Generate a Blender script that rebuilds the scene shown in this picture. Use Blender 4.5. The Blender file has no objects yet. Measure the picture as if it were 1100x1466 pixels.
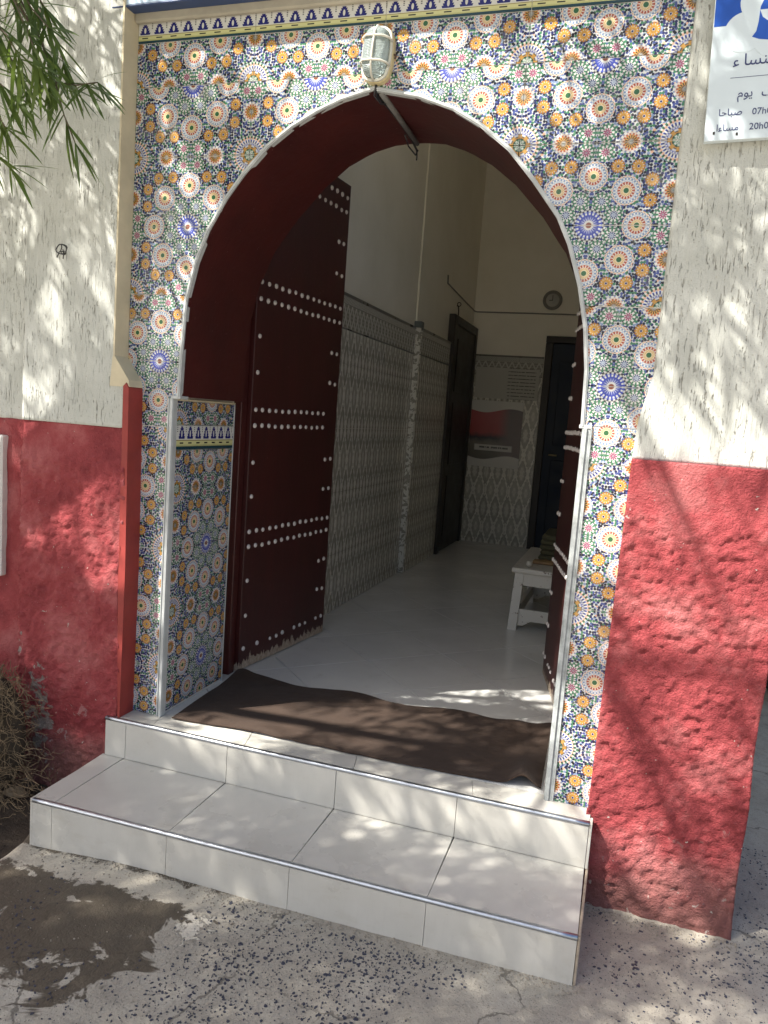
import bpy, bmesh, math, random
import numpy as np
from mathutils import Vector, Matrix
R_ = math.radians
SC = bpy.context.scene
COL = SC.collection
rng = random.Random(7)

# ------------------------------------------------------------------ camera
cam_d = bpy.data.cameras.new('camera'); cam = bpy.data.objects.new('camera', cam_d); COL.objects.link(cam)
cam_d.sensor_fit = 'VERTICAL'; cam_d.sensor_height = 24.0; cam_d.lens = 24.0 * 1105 / 1466
cam_d.clip_start = 0.05; cam_d.clip_end = 400
CAMP = Vector((0.93990, -2.60846, 1.27037))
FWD = Vector((-0.29794746, 0.94664538, -0.12284069)).normalized()
UPV = Vector((-0.10687392, 0.09479572, 0.98974327))
RGT = FWD.cross(UPV).normalized(); UPV = RGT.cross(FWD).normalized()
cam.matrix_world = Matrix(((RGT.x, UPV.x, -FWD.x, CAMP.x), (RGT.y, UPV.y, -FWD.y, CAMP.y), (RGT.z, UPV.z, -FWD.z, CAMP.z), (0, 0, 0, 1)))
SC.camera = cam

# ------------------------------------------------------------------ sky, sun, exposure
SUN_EL = R_(50)
S_H = Vector((-0.735, -0.677)).normalized()
SUN = Vector((S_H.x * math.cos(SUN_EL), S_H.y * math.cos(SUN_EL), math.sin(SUN_EL)))
w = bpy.data.worlds.new('World'); SC.world = w; w.use_nodes = True
sky = w.node_tree.nodes.new('ShaderNodeTexSky'); sky.sky_type = 'NISHITA'; sky.sun_disc = False; sky.dust_density = 3.5; sky.ozone_density = 0.6
sky.sun_elevation = SUN_EL; sky.sun_rotation = math.atan2(SUN.x, SUN.y)
bg = w.node_tree.nodes['Background']; bg.inputs['Strength'].default_value = 0.08
w.node_tree.links.new(sky.outputs[0], bg.inputs['Color'])
sun_d = bpy.data.lights.new('sun', 'SUN'); sun_d.energy = 5.0; sun_d.angle = R_(0.53); sun_d.color = (1.0, 0.95, 0.86)
sun = bpy.data.objects.new('sun', sun_d); COL.objects.link(sun); sun.rotation_euler = SUN.to_track_quat('Z', 'Y').to_euler()
sun.location = SUN * 20
SC.view_settings.view_transform = 'Standard'; SC.view_settings.look = 'None'
SC.view_settings.exposure = 1.33; SC.view_settings.gamma = 1.0; SC.view_settings.use_curve_mapping = False
SC.render.engine = 'CYCLES'
SC.cycles.max_bounces = 12; SC.cycles.diffuse_bounces = 8; SC.cycles.glossy_bounces = 4
SC.cycles.use_denoising = True

# ------------------------------------------------------------------ helpers
WLOC = {}
def link(o, parent=None):
    COL.objects.link(o)
    if parent is not None:
        o.parent = parent
    return o
def tag(o, label=None, cat=None, group=None, kind=None):
    if label: o['label'] = label
    if cat: o['category'] = cat
    if group: o['group'] = group
    if kind: o['kind'] = kind
    return o
def thing(name, loc, label, cat, group=None):
    o = bpy.data.objects.new(name, None); o.empty_display_size = 0.05; o.location = loc
    COL.objects.link(o); WLOC[o] = Vector(loc); tag(o, label, cat, group); return o

class MB:
    """collects geometry in world coordinates, then builds ONE mesh object"""
    def __init__(s): s.v = []; s.f = []; s.uv = {}; s.mi = []
    def add(s, vs, fs, mi=0):
        b = len(s.v); s.v += [tuple(v) for v in vs]
        for f in fs: s.f.append([b + i for i in f]); s.mi.append(mi)
        return b
    def box(s, x0, x1, y0, y1, z0, z1, c=0.0, mi=0, M=None):
        hx, hy, hz = (x1 - x0) / 2, (y1 - y0) / 2, (z1 - z0) / 2
        cx, cy, cz = (x0 + x1) / 2, (y0 + y1) / 2, (z0 + z1) / 2
        if c <= 0:
            vs = [(cx + a * hx, cy + b * hy, cz + d * hz) for a in (-1, 1) for b in (-1, 1) for d in (-1, 1)]
            fs = [(0, 1, 3, 2), (4, 6, 7, 5), (0, 4, 5, 1), (2, 3, 7, 6), (0, 2, 6, 4), (1, 5, 7, 3)]
        else:
            c = min(c, hx * .9, hy * .9, hz * .9)
            vs = []; idx = {}
            for a in (-1, 1):
                for b in (-1, 1):
                    for d in (-1, 1):
                        for k in range(3):
                            h = [hx - c, hy - c, hz - c]; h[k] += c
                            idx[a, b, d, k] = len(vs); vs.append((cx + a * h[0], cy + b * h[1], cz + d * h[2]))
            fs = []
            g = lambda a, b, d, k: idx[a, b, d, k]
            for a in (-1, 1): fs.append([g(a, -1, -1, 0), g(a, 1, -1, 0), g(a, 1, 1, 0), g(a, -1, 1, 0)])
            for b in (-1, 1): fs.append([g(-1, b, -1, 1), g(1, b, -1, 1), g(1, b, 1, 1), g(-1, b, 1, 1)])
            for d in (-1, 1): fs.append([g(-1, -1, d, 2), g(1, -1, d, 2), g(1, 1, d, 2), g(-1, 1, d, 2)])
            for a in (-1, 1):
                for b in (-1, 1):
                    fs.append([g(a, b, -1, 0), g(a, b, 1, 0), g(a, b, 1, 1), g(a, b, -1, 1)])
                    fs.append([g(a, -1, b, 0), g(a, 1, b, 0), g(a, 1, b, 2), g(a, -1, b, 2)])
                    fs.append([g(-1, a, b, 1), g(1, a, b, 1), g(1, a, b, 2), g(-1, a, b, 2)])
                    for d in (-1, 1): fs.append([g(a, b, d, 0), g(a, b, d, 1), g(a, b, d, 2)])
        if M is not None: vs = [M @ Vector(v) for v in vs]
        s.add(vs, fs, mi); return s
    def tube(s, pts, r, seg=8, mi=0, caps=True):
        pts = [Vector(p) for p in pts]; n = len(pts)
        rs = r if isinstance(r, (list, tuple)) else [r] * n
        rings = []; up = None; b0 = len(s.v)
        for i, p in enumerate(pts):
            d = (pts[min(i + 1, n - 1)] - pts[max(i - 1, 0)]).normalized()
            if up is None: up = Vector((0, 0, 1)) if abs(d.z) < .9 else Vector((1, 0, 0))
            a = d.cross(up)
            if a.length < 1e-6: a = d.orthogonal()
            a.normalize(); b = a.cross(d).normalized(); up = b
            for k in range(seg):
                t = 2 * math.pi * k / seg; s.v.append(tuple(p + (a * math.cos(t) + b * math.sin(t)) * rs[i]))
        for i in range(n - 1):
            for k in range(seg):
                k2 = (k + 1) % seg
                s.f.append([b0 + i * seg + k, b0 + i * seg + k2, b0 + (i + 1) * seg + k2, b0 + (i + 1) * seg + k]); s.mi.append(mi)
        if caps:
            s.f.append([b0 + k for k in range(seg)]); s.mi.append(mi)
            s.f.append([b0 + (n - 1) * seg + k for k in range(seg)][::-1]); s.mi.append(mi)
        return s
    def prism(s, poly, axis, a, b, mi=0):
        """poly of 2-d points extruded along an axis from a to b ('y': poly=(x,z); 'x': (y,z); 'z': (x,y))"""
        mk = {'y': lambda p, t: (p[0], t, p[1]), 'x': lambda p, t: (t, p[0], p[1]), 'z': lambda p, t: (p[0], p[1], t)}[axis]
        n = len(poly)
        s.add([mk(p, a) for p in poly] + [mk(p, b) for p in poly],
              [list(range(n)), list(range(n, 2 * n))[::-1]] + [[i, (i + 1) % n, n + (i + 1) % n, n + i] for i in range(n)], mi)
        return s
    def mesh(s, name, mats, origin=(0, 0, 0), uvf=None, smooth=False, recalc=True):
        me = bpy.data.meshes.new(name); o = Vector(origin)
        me.from_pydata([tuple(Vector(v) - o) for v in s.v], [], s.f)
        me.polygons.foreach_set('material_index', s.mi)
        if recalc:
            bm = bmesh.new(); bm.from_mesh(me); bmesh.ops.recalc_face_normals(bm, faces=bm.faces); bm.to_mesh(me); bm.free()
        if uvf:
            lay = me.uv_layers.new(name='UVMap')
            for l in me.loops:
                lay.data[l.index].uv = uvf(*(me.vertices[l.vertex_index].co + o))
        if smooth: me.polygons.foreach_set('use_smooth', [True] * len(me.polygons))
        for m in (mats if isinstance(mats, (list, tuple)) else [mats]): me.materials.append(m)
        me.update(); return me
    def build(s, name, mats, parent=None, uvf=None, smooth=False, origin=None, recalc=True):
        if origin is None: origin = WLOC[parent] if parent is not None else Vector((0, 0, 0))
        me = s.mesh(name, mats, origin, uvf, smooth, recalc)
        o = bpy.data.objects.new(name, me); link(o, parent); WLOC[o] = Vector(origin)
        if parent is None: o.location = origin
        return o

# 2-d value noise with numpy
def _hash(ix, iy, seed):
    n = (ix.astype(np.int64) * 374761393 + iy.astype(np.int64) * 668265263 + seed * 974711) & 0x7fffffff
    n = ((n ^ (n >> 13)) * 1274126177) & 0x7fffffff
    return ((n ^ (n >> 16)) & 0xffff) / 65535.0
def vn(x, y, seed=0):
    x = np.asarray(x, float); y = np.asarray(y, float)
    ix = np.floor(x); iy = np.floor(y); fx = x - ix; fy = y - iy
    fx = fx * fx * (3 - 2 * fx); fy = fy * fy * (3 - 2 * fy)
    a = _hash(ix, iy, seed); b = _hash(ix + 1, iy, seed); c = _hash(ix, iy + 1, seed); d = _hash(ix + 1, iy + 1, seed)
    return (a * (1 - fx) + b * fx) * (1 - fy) + (c * (1 - fx) + d * fx) * fy
def fbm(x, y, seed=0, oct=4, g=.5):
    t = 0; a = 1; n = 0
    for i in range(oct):
        t = t + a * vn(x * 2 ** i, y * 2 ** i, seed + i * 17); n += a; a *= g
    return t / n
def grid_sheet(mb, P, nu, nv):
    """P: array (nv,nu,3)"""
    b = len(mb.v); mb.v += [tuple(p) for p in P.reshape(-1, 3)]
    for j in range(nv - 1):
        for i in range(nu - 1):
            a = b + j * nu + i; mb.f.append([a, a + 1, a + nu + 1, a + nu]); mb.mi.append(0)
def skirt(mb, P, nu, nv, off):
    """closes the border of a sheet back by a vector"""
    ring = [(0, i) for i in range(nu)] + [(j, nu - 1) for j in range(1, nv)] + [(nv - 1, i) for i in range(nu - 2, -1, -1)] + [(j, 0) for j in range(nv - 2, 0, -1)]
    A = [P[j, i] for j, i in ring]; n = len(A)
    b = len(mb.v); mb.v += [tuple(p) for p in A] + [tuple(p + np.array(off)) for p in A]
    for i in range(n):
        k = (i + 1) % n; mb.f.append([b + i, b + n + i, b + n + k, b + k]); mb.mi.append(0)

# ------------------------------------------------------------------ node helpers
def setin(nt, sock, v):
    if isinstance(v, bpy.types.NodeSocket): nt.links.new(v, sock)
    elif v is not None:
        try: sock.default_value = v
        except Exception:
            sock.default_value = (v[0], v[1], v[2], 1.0) if len(v) == 3 else v[:3]
def MA(nt, op, a, b=None, c=None, clamp=False):
    n = nt.nodes.new('ShaderNodeMath'); n.operation = op; n.use_clamp = clamp
    setin(nt, n.inputs[0], a); setin(nt, n.inputs[1], b); setin(nt, n.inputs[2], c); return n.outputs[0]
def VM(nt, op, a, b=None, out=0):
    n = nt.nodes.new('ShaderNodeVectorMath'); n.operation = op
    setin(nt, n.inputs[0], a); setin(nt, n.inputs[1], b); return n.outputs[out]
def SS(nt, x, lo, hi):
    n = nt.nodes.new('ShaderNodeMapRange'); n.interpolation_type = 'SMOOTHSTEP'
    setin(nt, n.inputs[0], x); n.inputs[1].default_value = lo; n.inputs[2].default_value = hi; return n.outputs[0]
def MX(nt, f, a, b, blend='MIX'):
    n = nt.nodes.new('ShaderNodeMix'); n.data_type = 'RGBA'; n.blend_type = blend
    setin(nt, n.inputs[0], f); setin(nt, n.inputs[6], a if isinstance(a, bpy.types.NodeSocket) else (*a, 1)); setin(nt, n.inputs[7], b if isinstance(b, bpy.types.NodeSocket) else (*b, 1))
    return n.outputs[2]
def RAMP(nt, f, stops, interp='LINEAR'):
    n = nt.nodes.new('ShaderNodeValToRGB'); n.color_ramp.interpolation = interp
    e = n.color_ramp.elements
    while len(e) < len(stops): e.new(0.5)
    for k, (p, c) in enumerate(stops): e[k].position = p; e[k].color = (*c, 1) if len(c) == 3 else c
    setin(nt, n.inputs[0], f); return n.outputs[0]
def NOISE(nt, vec, scale, detail=4, rough=.55, dist=0.0, out=0):
    n = nt.nodes.new('ShaderNodeTexNoise'); setin(nt, n.inputs['Vector'], vec)
    n.inputs['Scale'].default_value = scale; n.inputs['Detail'].default_value = detail
    n.inputs['Roughness'].default_value = rough; n.inputs['Distortion'].default_value = dist; return n.outputs[out]
def VORO(nt, vec, scale, feature='F1', rnd=1.0, dims='3D', out='Distance'):
    n = nt.nodes.new('ShaderNodeTexVoronoi'); n.feature = feature; n.voronoi_dimensions = dims
    setin(nt, n.inputs['Vector'], vec); n.inputs['Scale'].default_value = scale; n.inputs['Randomness'].default_value = rnd
    return n.outputs[out]
def SEP(nt, v):
    n = nt.nodes.new('ShaderNodeSeparateXYZ'); setin(nt, n.inputs[0], v); return n.outputs
def COMB(nt, x, y, z=0.0):
    n = nt.nodes.new('ShaderNodeCombineXYZ'); setin(nt, n.inputs[0], x); setin(nt, n.inputs[1], y); setin(nt, n.inputs[2], z); return n.outputs[0]
def WPOS(nt): return nt.nodes.new('ShaderNodeNewGeometry').outputs['Position']
def UVC(nt):
    n = nt.nodes.new('ShaderNodeUVMap'); n.uv_map = 'UVMap'; return n.outputs[0]
def MAPV(nt, v, scale):
    return VM(nt, 'MULTIPLY', v, scale)
def BUMP(nt, h, strength, dist, normal=None):
    n = nt.nodes.new('ShaderNodeBump'); n.inputs['Strength'].default_value = strength; n.inputs['Distance'].default_value = dist
    setin(nt, n.inputs['Height'], h)
    if normal is not None: setin(nt, n.inputs['Normal'], normal)
    return n.outputs[0]
MATS = {}
def mat(name, fn=None, color=(.5, .5, .5), rough=.6, metal=0.0, spec=.5):
    if name in MATS: return MATS[name]
    m = bpy.data.materials.new(name); m.use_nodes = True; nt = m.node_tree
    b = nt.nodes['Principled BSDF']
    b.inputs['Base Color'].default_value = (*color, 1); b.inputs['Roughness'].default_value = rough
    b.inputs['Metallic'].default_value = metal; b.inputs['Specular IOR Level'].default_value = spec
    if fn: fn(nt, b)
    MATS[name] = m; return m
def vary(name, color, rough=.6, amt=.18, scale=6.0, bump=.0, bscale=60., metal=0.0, spec=.5, bdist=.002):
    def fn(nt, b):
        p = WPOS(nt); n1 = NOISE(nt, p, scale, 5, .6)
        c0 = tuple(max(0, c * (1 - amt)) for c in color); c1 = tuple(min(1, c * (1 + amt)) for c in color)
        nt.links.new(RAMP(nt, n1, [(.3, c0), (.7, c1)]), b.inputs['Base Color'])
        nt.links.new(RAMP(nt, n1, [(.3, (rough * .85,) * 3), (.7, (min(1, rough * 1.15),) * 3)]), b.inputs['Roughness'])
        if bump: nt.links.new(BUMP(nt, NOISE(nt, p, bscale, 4, .6), bump, bdist), b.inputs['Normal'])
    return mat(name, fn, color, rough, metal, spec)

# ------------------------------------------------------------------ printed mosaic tile
TW, TH = .4857, .25
WH = (.64, .64, .61); NAVY = (.018, .022, .10); BLK = (.016, .016, .022); GRN = (.05, .17, .09); OCH = (.48, .26, .06)
ORG = (.48, .16, .045); PEA = (.66, .38, .26); LBL = (.36, .45, .60); BLU = (.055, .075, .36); MAG = (.27, .045, .12); CRM = (.76, .66, .45)
LB2 = (.20, .27, .42); RED = (.33, .07, .04)
ROS = {  # radius, inner petals, outer petals, radius of the change, threshold, ramp on the petals, ramp between them
 'blue': (.0515, 20, 20, .6, .0, [(0, (.24, .08, .05)), (.16, (.24, .08, .05)), (.19, WH), (.27, WH), (.31, BLU), (.60, BLU), (.64, WH), (.72, WH), (.76, (.2, .24, .5)), (.84, WH), (.95, BLK)],
          [(0, (.24, .08, .05)), (.16, (.24, .08, .05)), (.19, WH), (.27, WH), (.36, (.45, .48, .66)), (.55, BLU), (.62, BLU), (.66, BLU), (.78, BLU), (.86, BLK), (.97, WH)]),
 'green': (.0285, 10, 12, .74, -.1, [(0, LB2), (.16, WH), (.22, NAVY), (.42, NAVY), (.48, WH), (.70, WH), (.76, GRN), (.96, GRN)],
           [(0, LB2), (.16, LB2), (.22, LBL), (.42, WH), (.48, GRN), (.70, GRN), (.76, BLK), (.97, WH)]),
 'peach': (.0445, 16, 22, .66, -.25, [(0, (.035, .12, .05)), (.17, (.035, .12, .05)), (.20, CRM), (.25, OCH), (.38, CRM), (.41, RED), (.58, RED), (.61, WH), (.70, WH), (.73, LB2), (.86, LB2), (.90, WH), (.95, PEA)],
           [(0, (.035, .12, .05)), (.17, (.035, .12, .05)), (.20, CRM), (.25, CRM), (.38, OCH), (.41, WH), (.58, PEA), (.61, LBL), (.70, LBL), (.73, WH), (.86, WH), (.9, BLK), (.95, WH)]),
 'pink': (.0288, 9, 12, .74, -.1, [(0, NAVY), (.1, WH), (.16, MAG), (.44, MAG), (.48, WH), (.70, WH), (.76, GRN), (.96, GRN)],
          [(0, NAVY), (.1, MAG), (.16, MAG), (.40, WH), (.48, GRN), (.70, GRN), (.76, BLK), (.97, WH)]),
 'yellow': (.0208, 12, 12, 2., -.75, [(0, NAVY), (.15, NAVY), (.18, WH), (.24, OCH), (.6, (.58, .32, .05)), (.86, (.40, .18, .03)), (.98, (.3, .13, .03))],
            [(0, NAVY), (.15, NAVY), (.18, WH), (.24, (.2, .08, .03)), (.5, (.28, .12, .03)), (.7, WH), (.9, NAVY), (.98, NAVY)]),
 'orange': (.0345, 14, 14, 2., -.25, [(0, (.2, .3, .25)), (.12, BLK), (.3, BLK), (.34, OCH), (.52, OCH), (.55, ORG), (.72, RED), (.78, WH), (.97, WH)],
            [(0, BLK), (.12, WH), (.3, OCH), (.34, BLK), (.52, BLK), (.55, OCH), (.72, WH), (.8, PEA), (.9, LB2)]),
 'medal': (.066, 8, 30, .56, -.05, [(0, (.25, .4, .32)), (.10, GRN), (.24, WH), (.28, GRN), (.33, OCH), (.48, OCH), (.52, BLK), (.57, WH), (.68, NAVY), (.78, BLU), (.82, WH), (.88, BLK), (.96, GRN)],
           [(0, WH), (.10, WH), (.24, GRN), (.30, BLK), (.36, OCH), (.40, BLK), (.46, WH), (.57, BLU), (.68, WH), (.78, WH), (.82, PEA), (.88, PEA), (.96, WH)]),
}
ROS_AT = [('blue', 0, 0), ('green', .152, .125), ('green', .067, .29), ('peach', .30, 0), ('peach', .213, .418), ('peach', 0, .593),
          ('pink', .453, .125), ('pink', .06, .882), ('yellow', .366, .30), ('yellow', .366, .545), ('yellow', .148, .712), ('yellow', .274, .707),
          ('orange', .5, .413), ('orange', .212, 1.0), ('medal', .5, 1.0)]
def ros_group(key):
    nm = 'rosette_' + key
    if nm in bpy.data.node_groups: return bpy.data.node_groups[nm]
    Rr, N, N2, rc_, thr, sa, sb = ROS[key]
    g = bpy.data.node_groups.new(nm, 'ShaderNodeTree')
    g.interface.new_socket('P', in_out='INPUT', socket_type='NodeSocketVector')
    g.interface.new_socket('C', in_out='INPUT', socket_type='NodeSocketVector')
    g.interface.new_socket('Col', in_out='INPUT', socket_type='NodeSocketColor')
    g.interface.new_socket('Color', in_out='OUTPUT', socket_type='NodeSocketColor')
    gi = g.nodes.new('NodeGroupInput'); go = g.nodes.new('NodeGroupOutput')
    d = VM(g, 'SUBTRACT', gi.outputs[0], gi.outputs[1])
    r = MA(g, 'DIVIDE', VM(g, 'LENGTH', d, out=1), Rr)
    s = SEP(g, d); th = MA(g, 'ARCTAN2', s[1], s[0]); nn = MA(g, 'ADD', MA(g, 'MULTIPLY', MA(g, 'GREATER_THAN', r, rc_), float(N2 - N)), float(N)); pet = MA(g, 'COSINE', MA(g, 'MULTIPLY', th, nn))
    on = SS(g, pet, thr - .15, thr + .15)
    c = MX(g, on, RAMP(g, r, sb), RAMP(g, r, sa))
    c = MX(g, SS(g, r, 1.02, .98), gi.outputs[2], c)
    g.links.new(c, go.inputs[0]); return g
def zellige(nt, b):
    uv = UVC(nt); s = SEP(nt, uv)
    pp = lambda v, k: MA(nt, 'PINGPONG', v, k)
    a = MA(nt, 'SUBTRACT', .5, pp(s[0], .5)); fv = pp(s[1], 1.0)
    P = COMB(nt, MA(nt, 'MULTIPLY', a, TW), MA(nt, 'MULTIPLY', fv, TH))
    # tiny background pieces: dark rounded cells in white joints, coloured by drifting zones
    d = VORO(nt, P, 118, 'F1', .8, '2D'); cc = VORO(nt, P, 118, 'F1', .8, '2D', 'Color')
    zone = NOISE(nt, P, 26, 1, .5); cs = SEP(nt, cc)
    pick = MA(nt, 'ADD', MA(nt, 'MULTIPLY', cs[0], .55), MA(nt, 'MULTIPLY', zone, .6))
    cell = RAMP(nt, pick, [(0, BLK), (.30, NAVY), (.42, BLK), (.50, (.06, .08, .24)), (.60, GRN), (.72, BLK), (.80, LB2), (.9, PEA)], 'CONSTANT')
    bgc = MX(nt, SS(nt, d, .48, .60), cell, (.52, .53, .53))
    c = bgc
    for key, x, y in ROS_AT:
        g = nt.nodes.new('ShaderNodeGroup'); g.node_tree = ros_group(key)
        setin(nt, g.inputs[0], P); g.inputs[1].default_value = (x * TW, y * TH, 0); nt.links.new(c, g.inputs[2]); c = g.outputs[0]
    w_ = WPOS(nt); n1 = NOISE(nt, w_, 9, 4, .6)
    c = MX(nt, SS(nt, n1, .50, .80), c, MX(nt, .18, c, (.55, .50, .42)))
    nt.links.new(c, b.inputs['Base Color'])
    nt.links.new(RAMP(nt, n1, [(.3, (.16,) * 3), (.8, (.34,) * 3)]), b.inputs['Roughness'])
    nt.links.new(BUMP(nt, NOISE(nt, w_, 14, 2, .5), .25, .004), b.inputs['Normal'])
M_ZEL = mat('mosaic_tile', zellige)
def frieze(nt, b):
    s = SEP(nt, UVC(nt))   # u: motif periods, v: 0..1 from bottom
    x = MA(nt, 'PINGPONG', s[0], .5); h = s[1]   # 0 at motif axis
    saw = MA(nt, 'FRACT', MA(nt, 'MULTIPLY', h, 9.0))
    wd = MA(nt, 'ADD', MA(nt, 'MULTIPLY', MA(nt, 'SUBTRACT', 1.10, h), .52), MA(nt, 'MULTIPLY', saw, .10))
    inm = MA(nt, 'MULTIPLY', SS(nt, MA(nt, 'SUBTRACT', wd, x), .0, .02), MA(nt, 'MULTIPLY', SS(nt, h, .44, .45), SS(nt, h, .97, .95)))
    eh = MA(nt, 'DIVIDE', MA(nt, 'SUBTRACT', h, .66), .15); ex = MA(nt, 'DIVIDE', x, .075)
    hol = SS(nt, MA(nt, 'ADD', MA(nt, 'MULTIPLY', eh, eh), MA(nt, 'MULTIPLY', ex, ex)), 1.1, .8)
    dx = MA(nt, 'SUBTRACT', .5, x); dot = MA(nt, 'MULTIPLY', SS(nt, dx, .06, .03), SS(nt, MA(nt, 'PINGPONG', MA(nt, 'MULTIPLY', h, 12.), .5), .3, .2))
    dot = MA(nt, 'MULTIPLY', dot, SS(nt, h, .70, .72))
    c = MX(nt, MA(nt, 'SUBTRACT', inm, hol, clamp=True), WH, (.02, .022, .16))
    c = MX(nt, dot, c, (.03, .03, .05))
    dash = MA(nt, 'MULTIPLY', SS(nt, MA(nt, 'PINGPONG', MA(nt, 'MULTIPLY', s[0], 1.0), .5), .22, .2), SS(nt, MA(nt, 'ABSOLUTE', MA(nt, 'SUBTRACT', h, .27)), .035, .025))
    band = RAMP(nt, h, [(0, (.015, .05, .07)), (.13, (.5, .5, .22)), (.2, (.62, .60, .30)), (.36, (.16, .13, .05)), (.385, (.6, .55, .3)), (.41, WH)], 'CONSTANT')
    c = MX(nt, SS(nt, h, .405, .41), MX(nt, dash, band, (.03, .03, .03)), c)
    nt.links.new(c, b.inputs['Base Color']); b.inputs['Roughness'].default_value = .22
M_FRZ = mat('frieze_tile', frieze)
M_GROUT = vary('grout', (.70, .68, .62), .85, .15, 30, .3, 200)
M_TRIM = vary('white_trim', (.47, .49, .49), .4, .14, 18, .15, 120)
M_TRIMOLD = vary('weathered_trim', (.36, .385, .385), .55, .3, 35, .4, 160)

def plaster_white(nt, b):
    p = WPOS(nt)
    v1 = MAPV(nt, p, (1, 1, .12)); g = NOISE(nt, v1, 150, 3, .7, .5); g2 = NOISE(nt, MAPV(nt, p, (1, 1, .16)), 34, 3, .6, .4)
    gr = MA(nt, 'MULTIPLY', SS(nt, g, .60, .645), SS(nt, NOISE(nt, p, 9, 3, .6), .34, .60))
    blot = NOISE(nt, p, 3.2, 6, .65)
    c = RAMP(nt, blot, [(.25, (.43, .44, .40)), (.5, (.53, .54, .50)), (.75, (.61, .62, .58))])
    c = MX(nt, MA(nt, 'MULTIPLY', gr, .55), c, (.24, .22, .18))
    c = MX(nt, SS(nt, NOISE(nt, p, 160, 2, .5), .66, .74), c, (.33, .31, .26))
    nt.links.new(c, b.inputs['Base Color']); b.inputs['Roughness'].default_value = .9
    h = MA(nt, 'SUBTRACT', MA(nt, 'MULTIPLY', g2, .6), MA(nt, 'MULTIPLY', gr, .9))
    h = MA(nt, 'ADD', h, MA(nt, 'MULTIPLY', NOISE(nt, p, 240, 3, .6), .18))
    nt.links.new(BUMP(nt, h, 1.0, .010), b.inputs['Normal'])
M_PLW = mat('white_roughcast', plaster_white, spec=.2)
M_PLC = vary('cream_plaster', (.60, .53, .38), .85, .10, 9, .3, 90, spec=.2)
def plaster_red(nt, b):
    p = WPOS(nt); n1 = NOISE(nt, p, 5, 6, .65); n2 = NOISE(nt, p, 55, 5, .7)
    c = RAMP(nt, n1, [(.28, (.21, .032, .038)), (.5, (.345, .062, .068)), (.72, (.49, .155, .155))])
    c = MX(nt, SS(nt, n2, .55, .8), c, (.40, .11, .11))
    z = SEP(nt, p)[2]
    # splashed dirt near the street and lost paint flakes
    low = MA(nt, 'MULTIPLY', SS(nt, MA(nt, 'ADD', z, MA(nt, 'MULTIPLY', NOISE(nt, p, 4, 4, .6), -.35)), -.22, -.46), .6)
    c = MX(nt, low, c, (.20, .14, .12))
    fl = MA(nt, 'MULTIPLY', SS(nt, NOISE(nt, p, 20, 5, .62, .5), .635, .66), SS(nt, MA(nt, 'ADD', z, MA(nt, 'MULTIPLY', n1, .8)), .62, -.1))
    c = MX(nt, MA(nt, 'ADD', fl, SS(nt, NOISE(nt, p, 48, 3, .6), .715, .735), clamp=True), c, (.50, .44, .40))
    xs = SEP(nt, p)[0]
    ea = MA(nt, 'ADD', MA(nt, 'POWER', MA(nt, 'DIVIDE', MA(nt, 'ADD', xs, 1.285), .095), 2.0), MA(nt, 'POWER', MA(nt, 'DIVIDE', MA(nt, 'ADD', z, .04), .26), 2.0))
    eb = MA(nt, 'ADD', MA(nt, 'POWER', MA(nt, 'DIVIDE', MA(nt, 'ADD', xs, 1.41), .05), 2.0), MA(nt, 'POWER', MA(nt, 'DIVIDE', MA(nt, 'ADD', z, -.24), .08), 2.0))
    bare = SS(nt, MA(nt, 'ADD', MA(nt, 'MINIMUM', ea, eb), MA(nt, 'MULTIPLY', NOISE(nt, p, 17, 5, .7), 4.2)), 2.45, 2.2)
    c = MX(nt, MA(nt, 'MULTIPLY', bare, .85), c, RAMP(nt, n2, [(.3, (.20, .185, .165)), (.7, (.42, .40, .36))]))
    nt.links.new(c, b.inputs['Base Color']); b.inputs['Roughness'].default_value = .8
    h = MA(nt, 'ADD', MA(nt, 'MULTIPLY', n2, .8), MA(nt, 'MULTIPLY', NOISE(nt, p, 150, 4, .65), .55))
    nt.links.new(BUMP(nt, h, 1.0, .016), b.inputs['Normal'])
M_RED = mat('red_roughcast', plaster_red, spec=.25)
M_REDS = vary('smooth_red_paint', (.28, .042, .036), .55, .16, 12, .25, 110, spec=.3)
def soffit_paint(nt, b):
    p = WPOS(nt); n1 = NOISE(nt, p, 5, 5, .6)
    c = RAMP(nt, n1, [(.3, (.046, .0080, .0080)), (.7, (.072, .0115, .0105))])
    c = MX(nt, MA(nt, 'MULTIPLY', SS(nt, NOISE(nt, p, 60, 4, .7), .68, .72), .6), c, (.35, .22, .2))
    nt.links.new(c, b.inputs['Base Color']); b.inputs['Roughness'].default_value = .42
    nt.links.new(BUMP(nt, NOISE(nt, p, 22, 4, .6), .35, .006), b.inputs['Normal'])
M_SOF = mat('oxblood_paint', soffit_paint)

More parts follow.
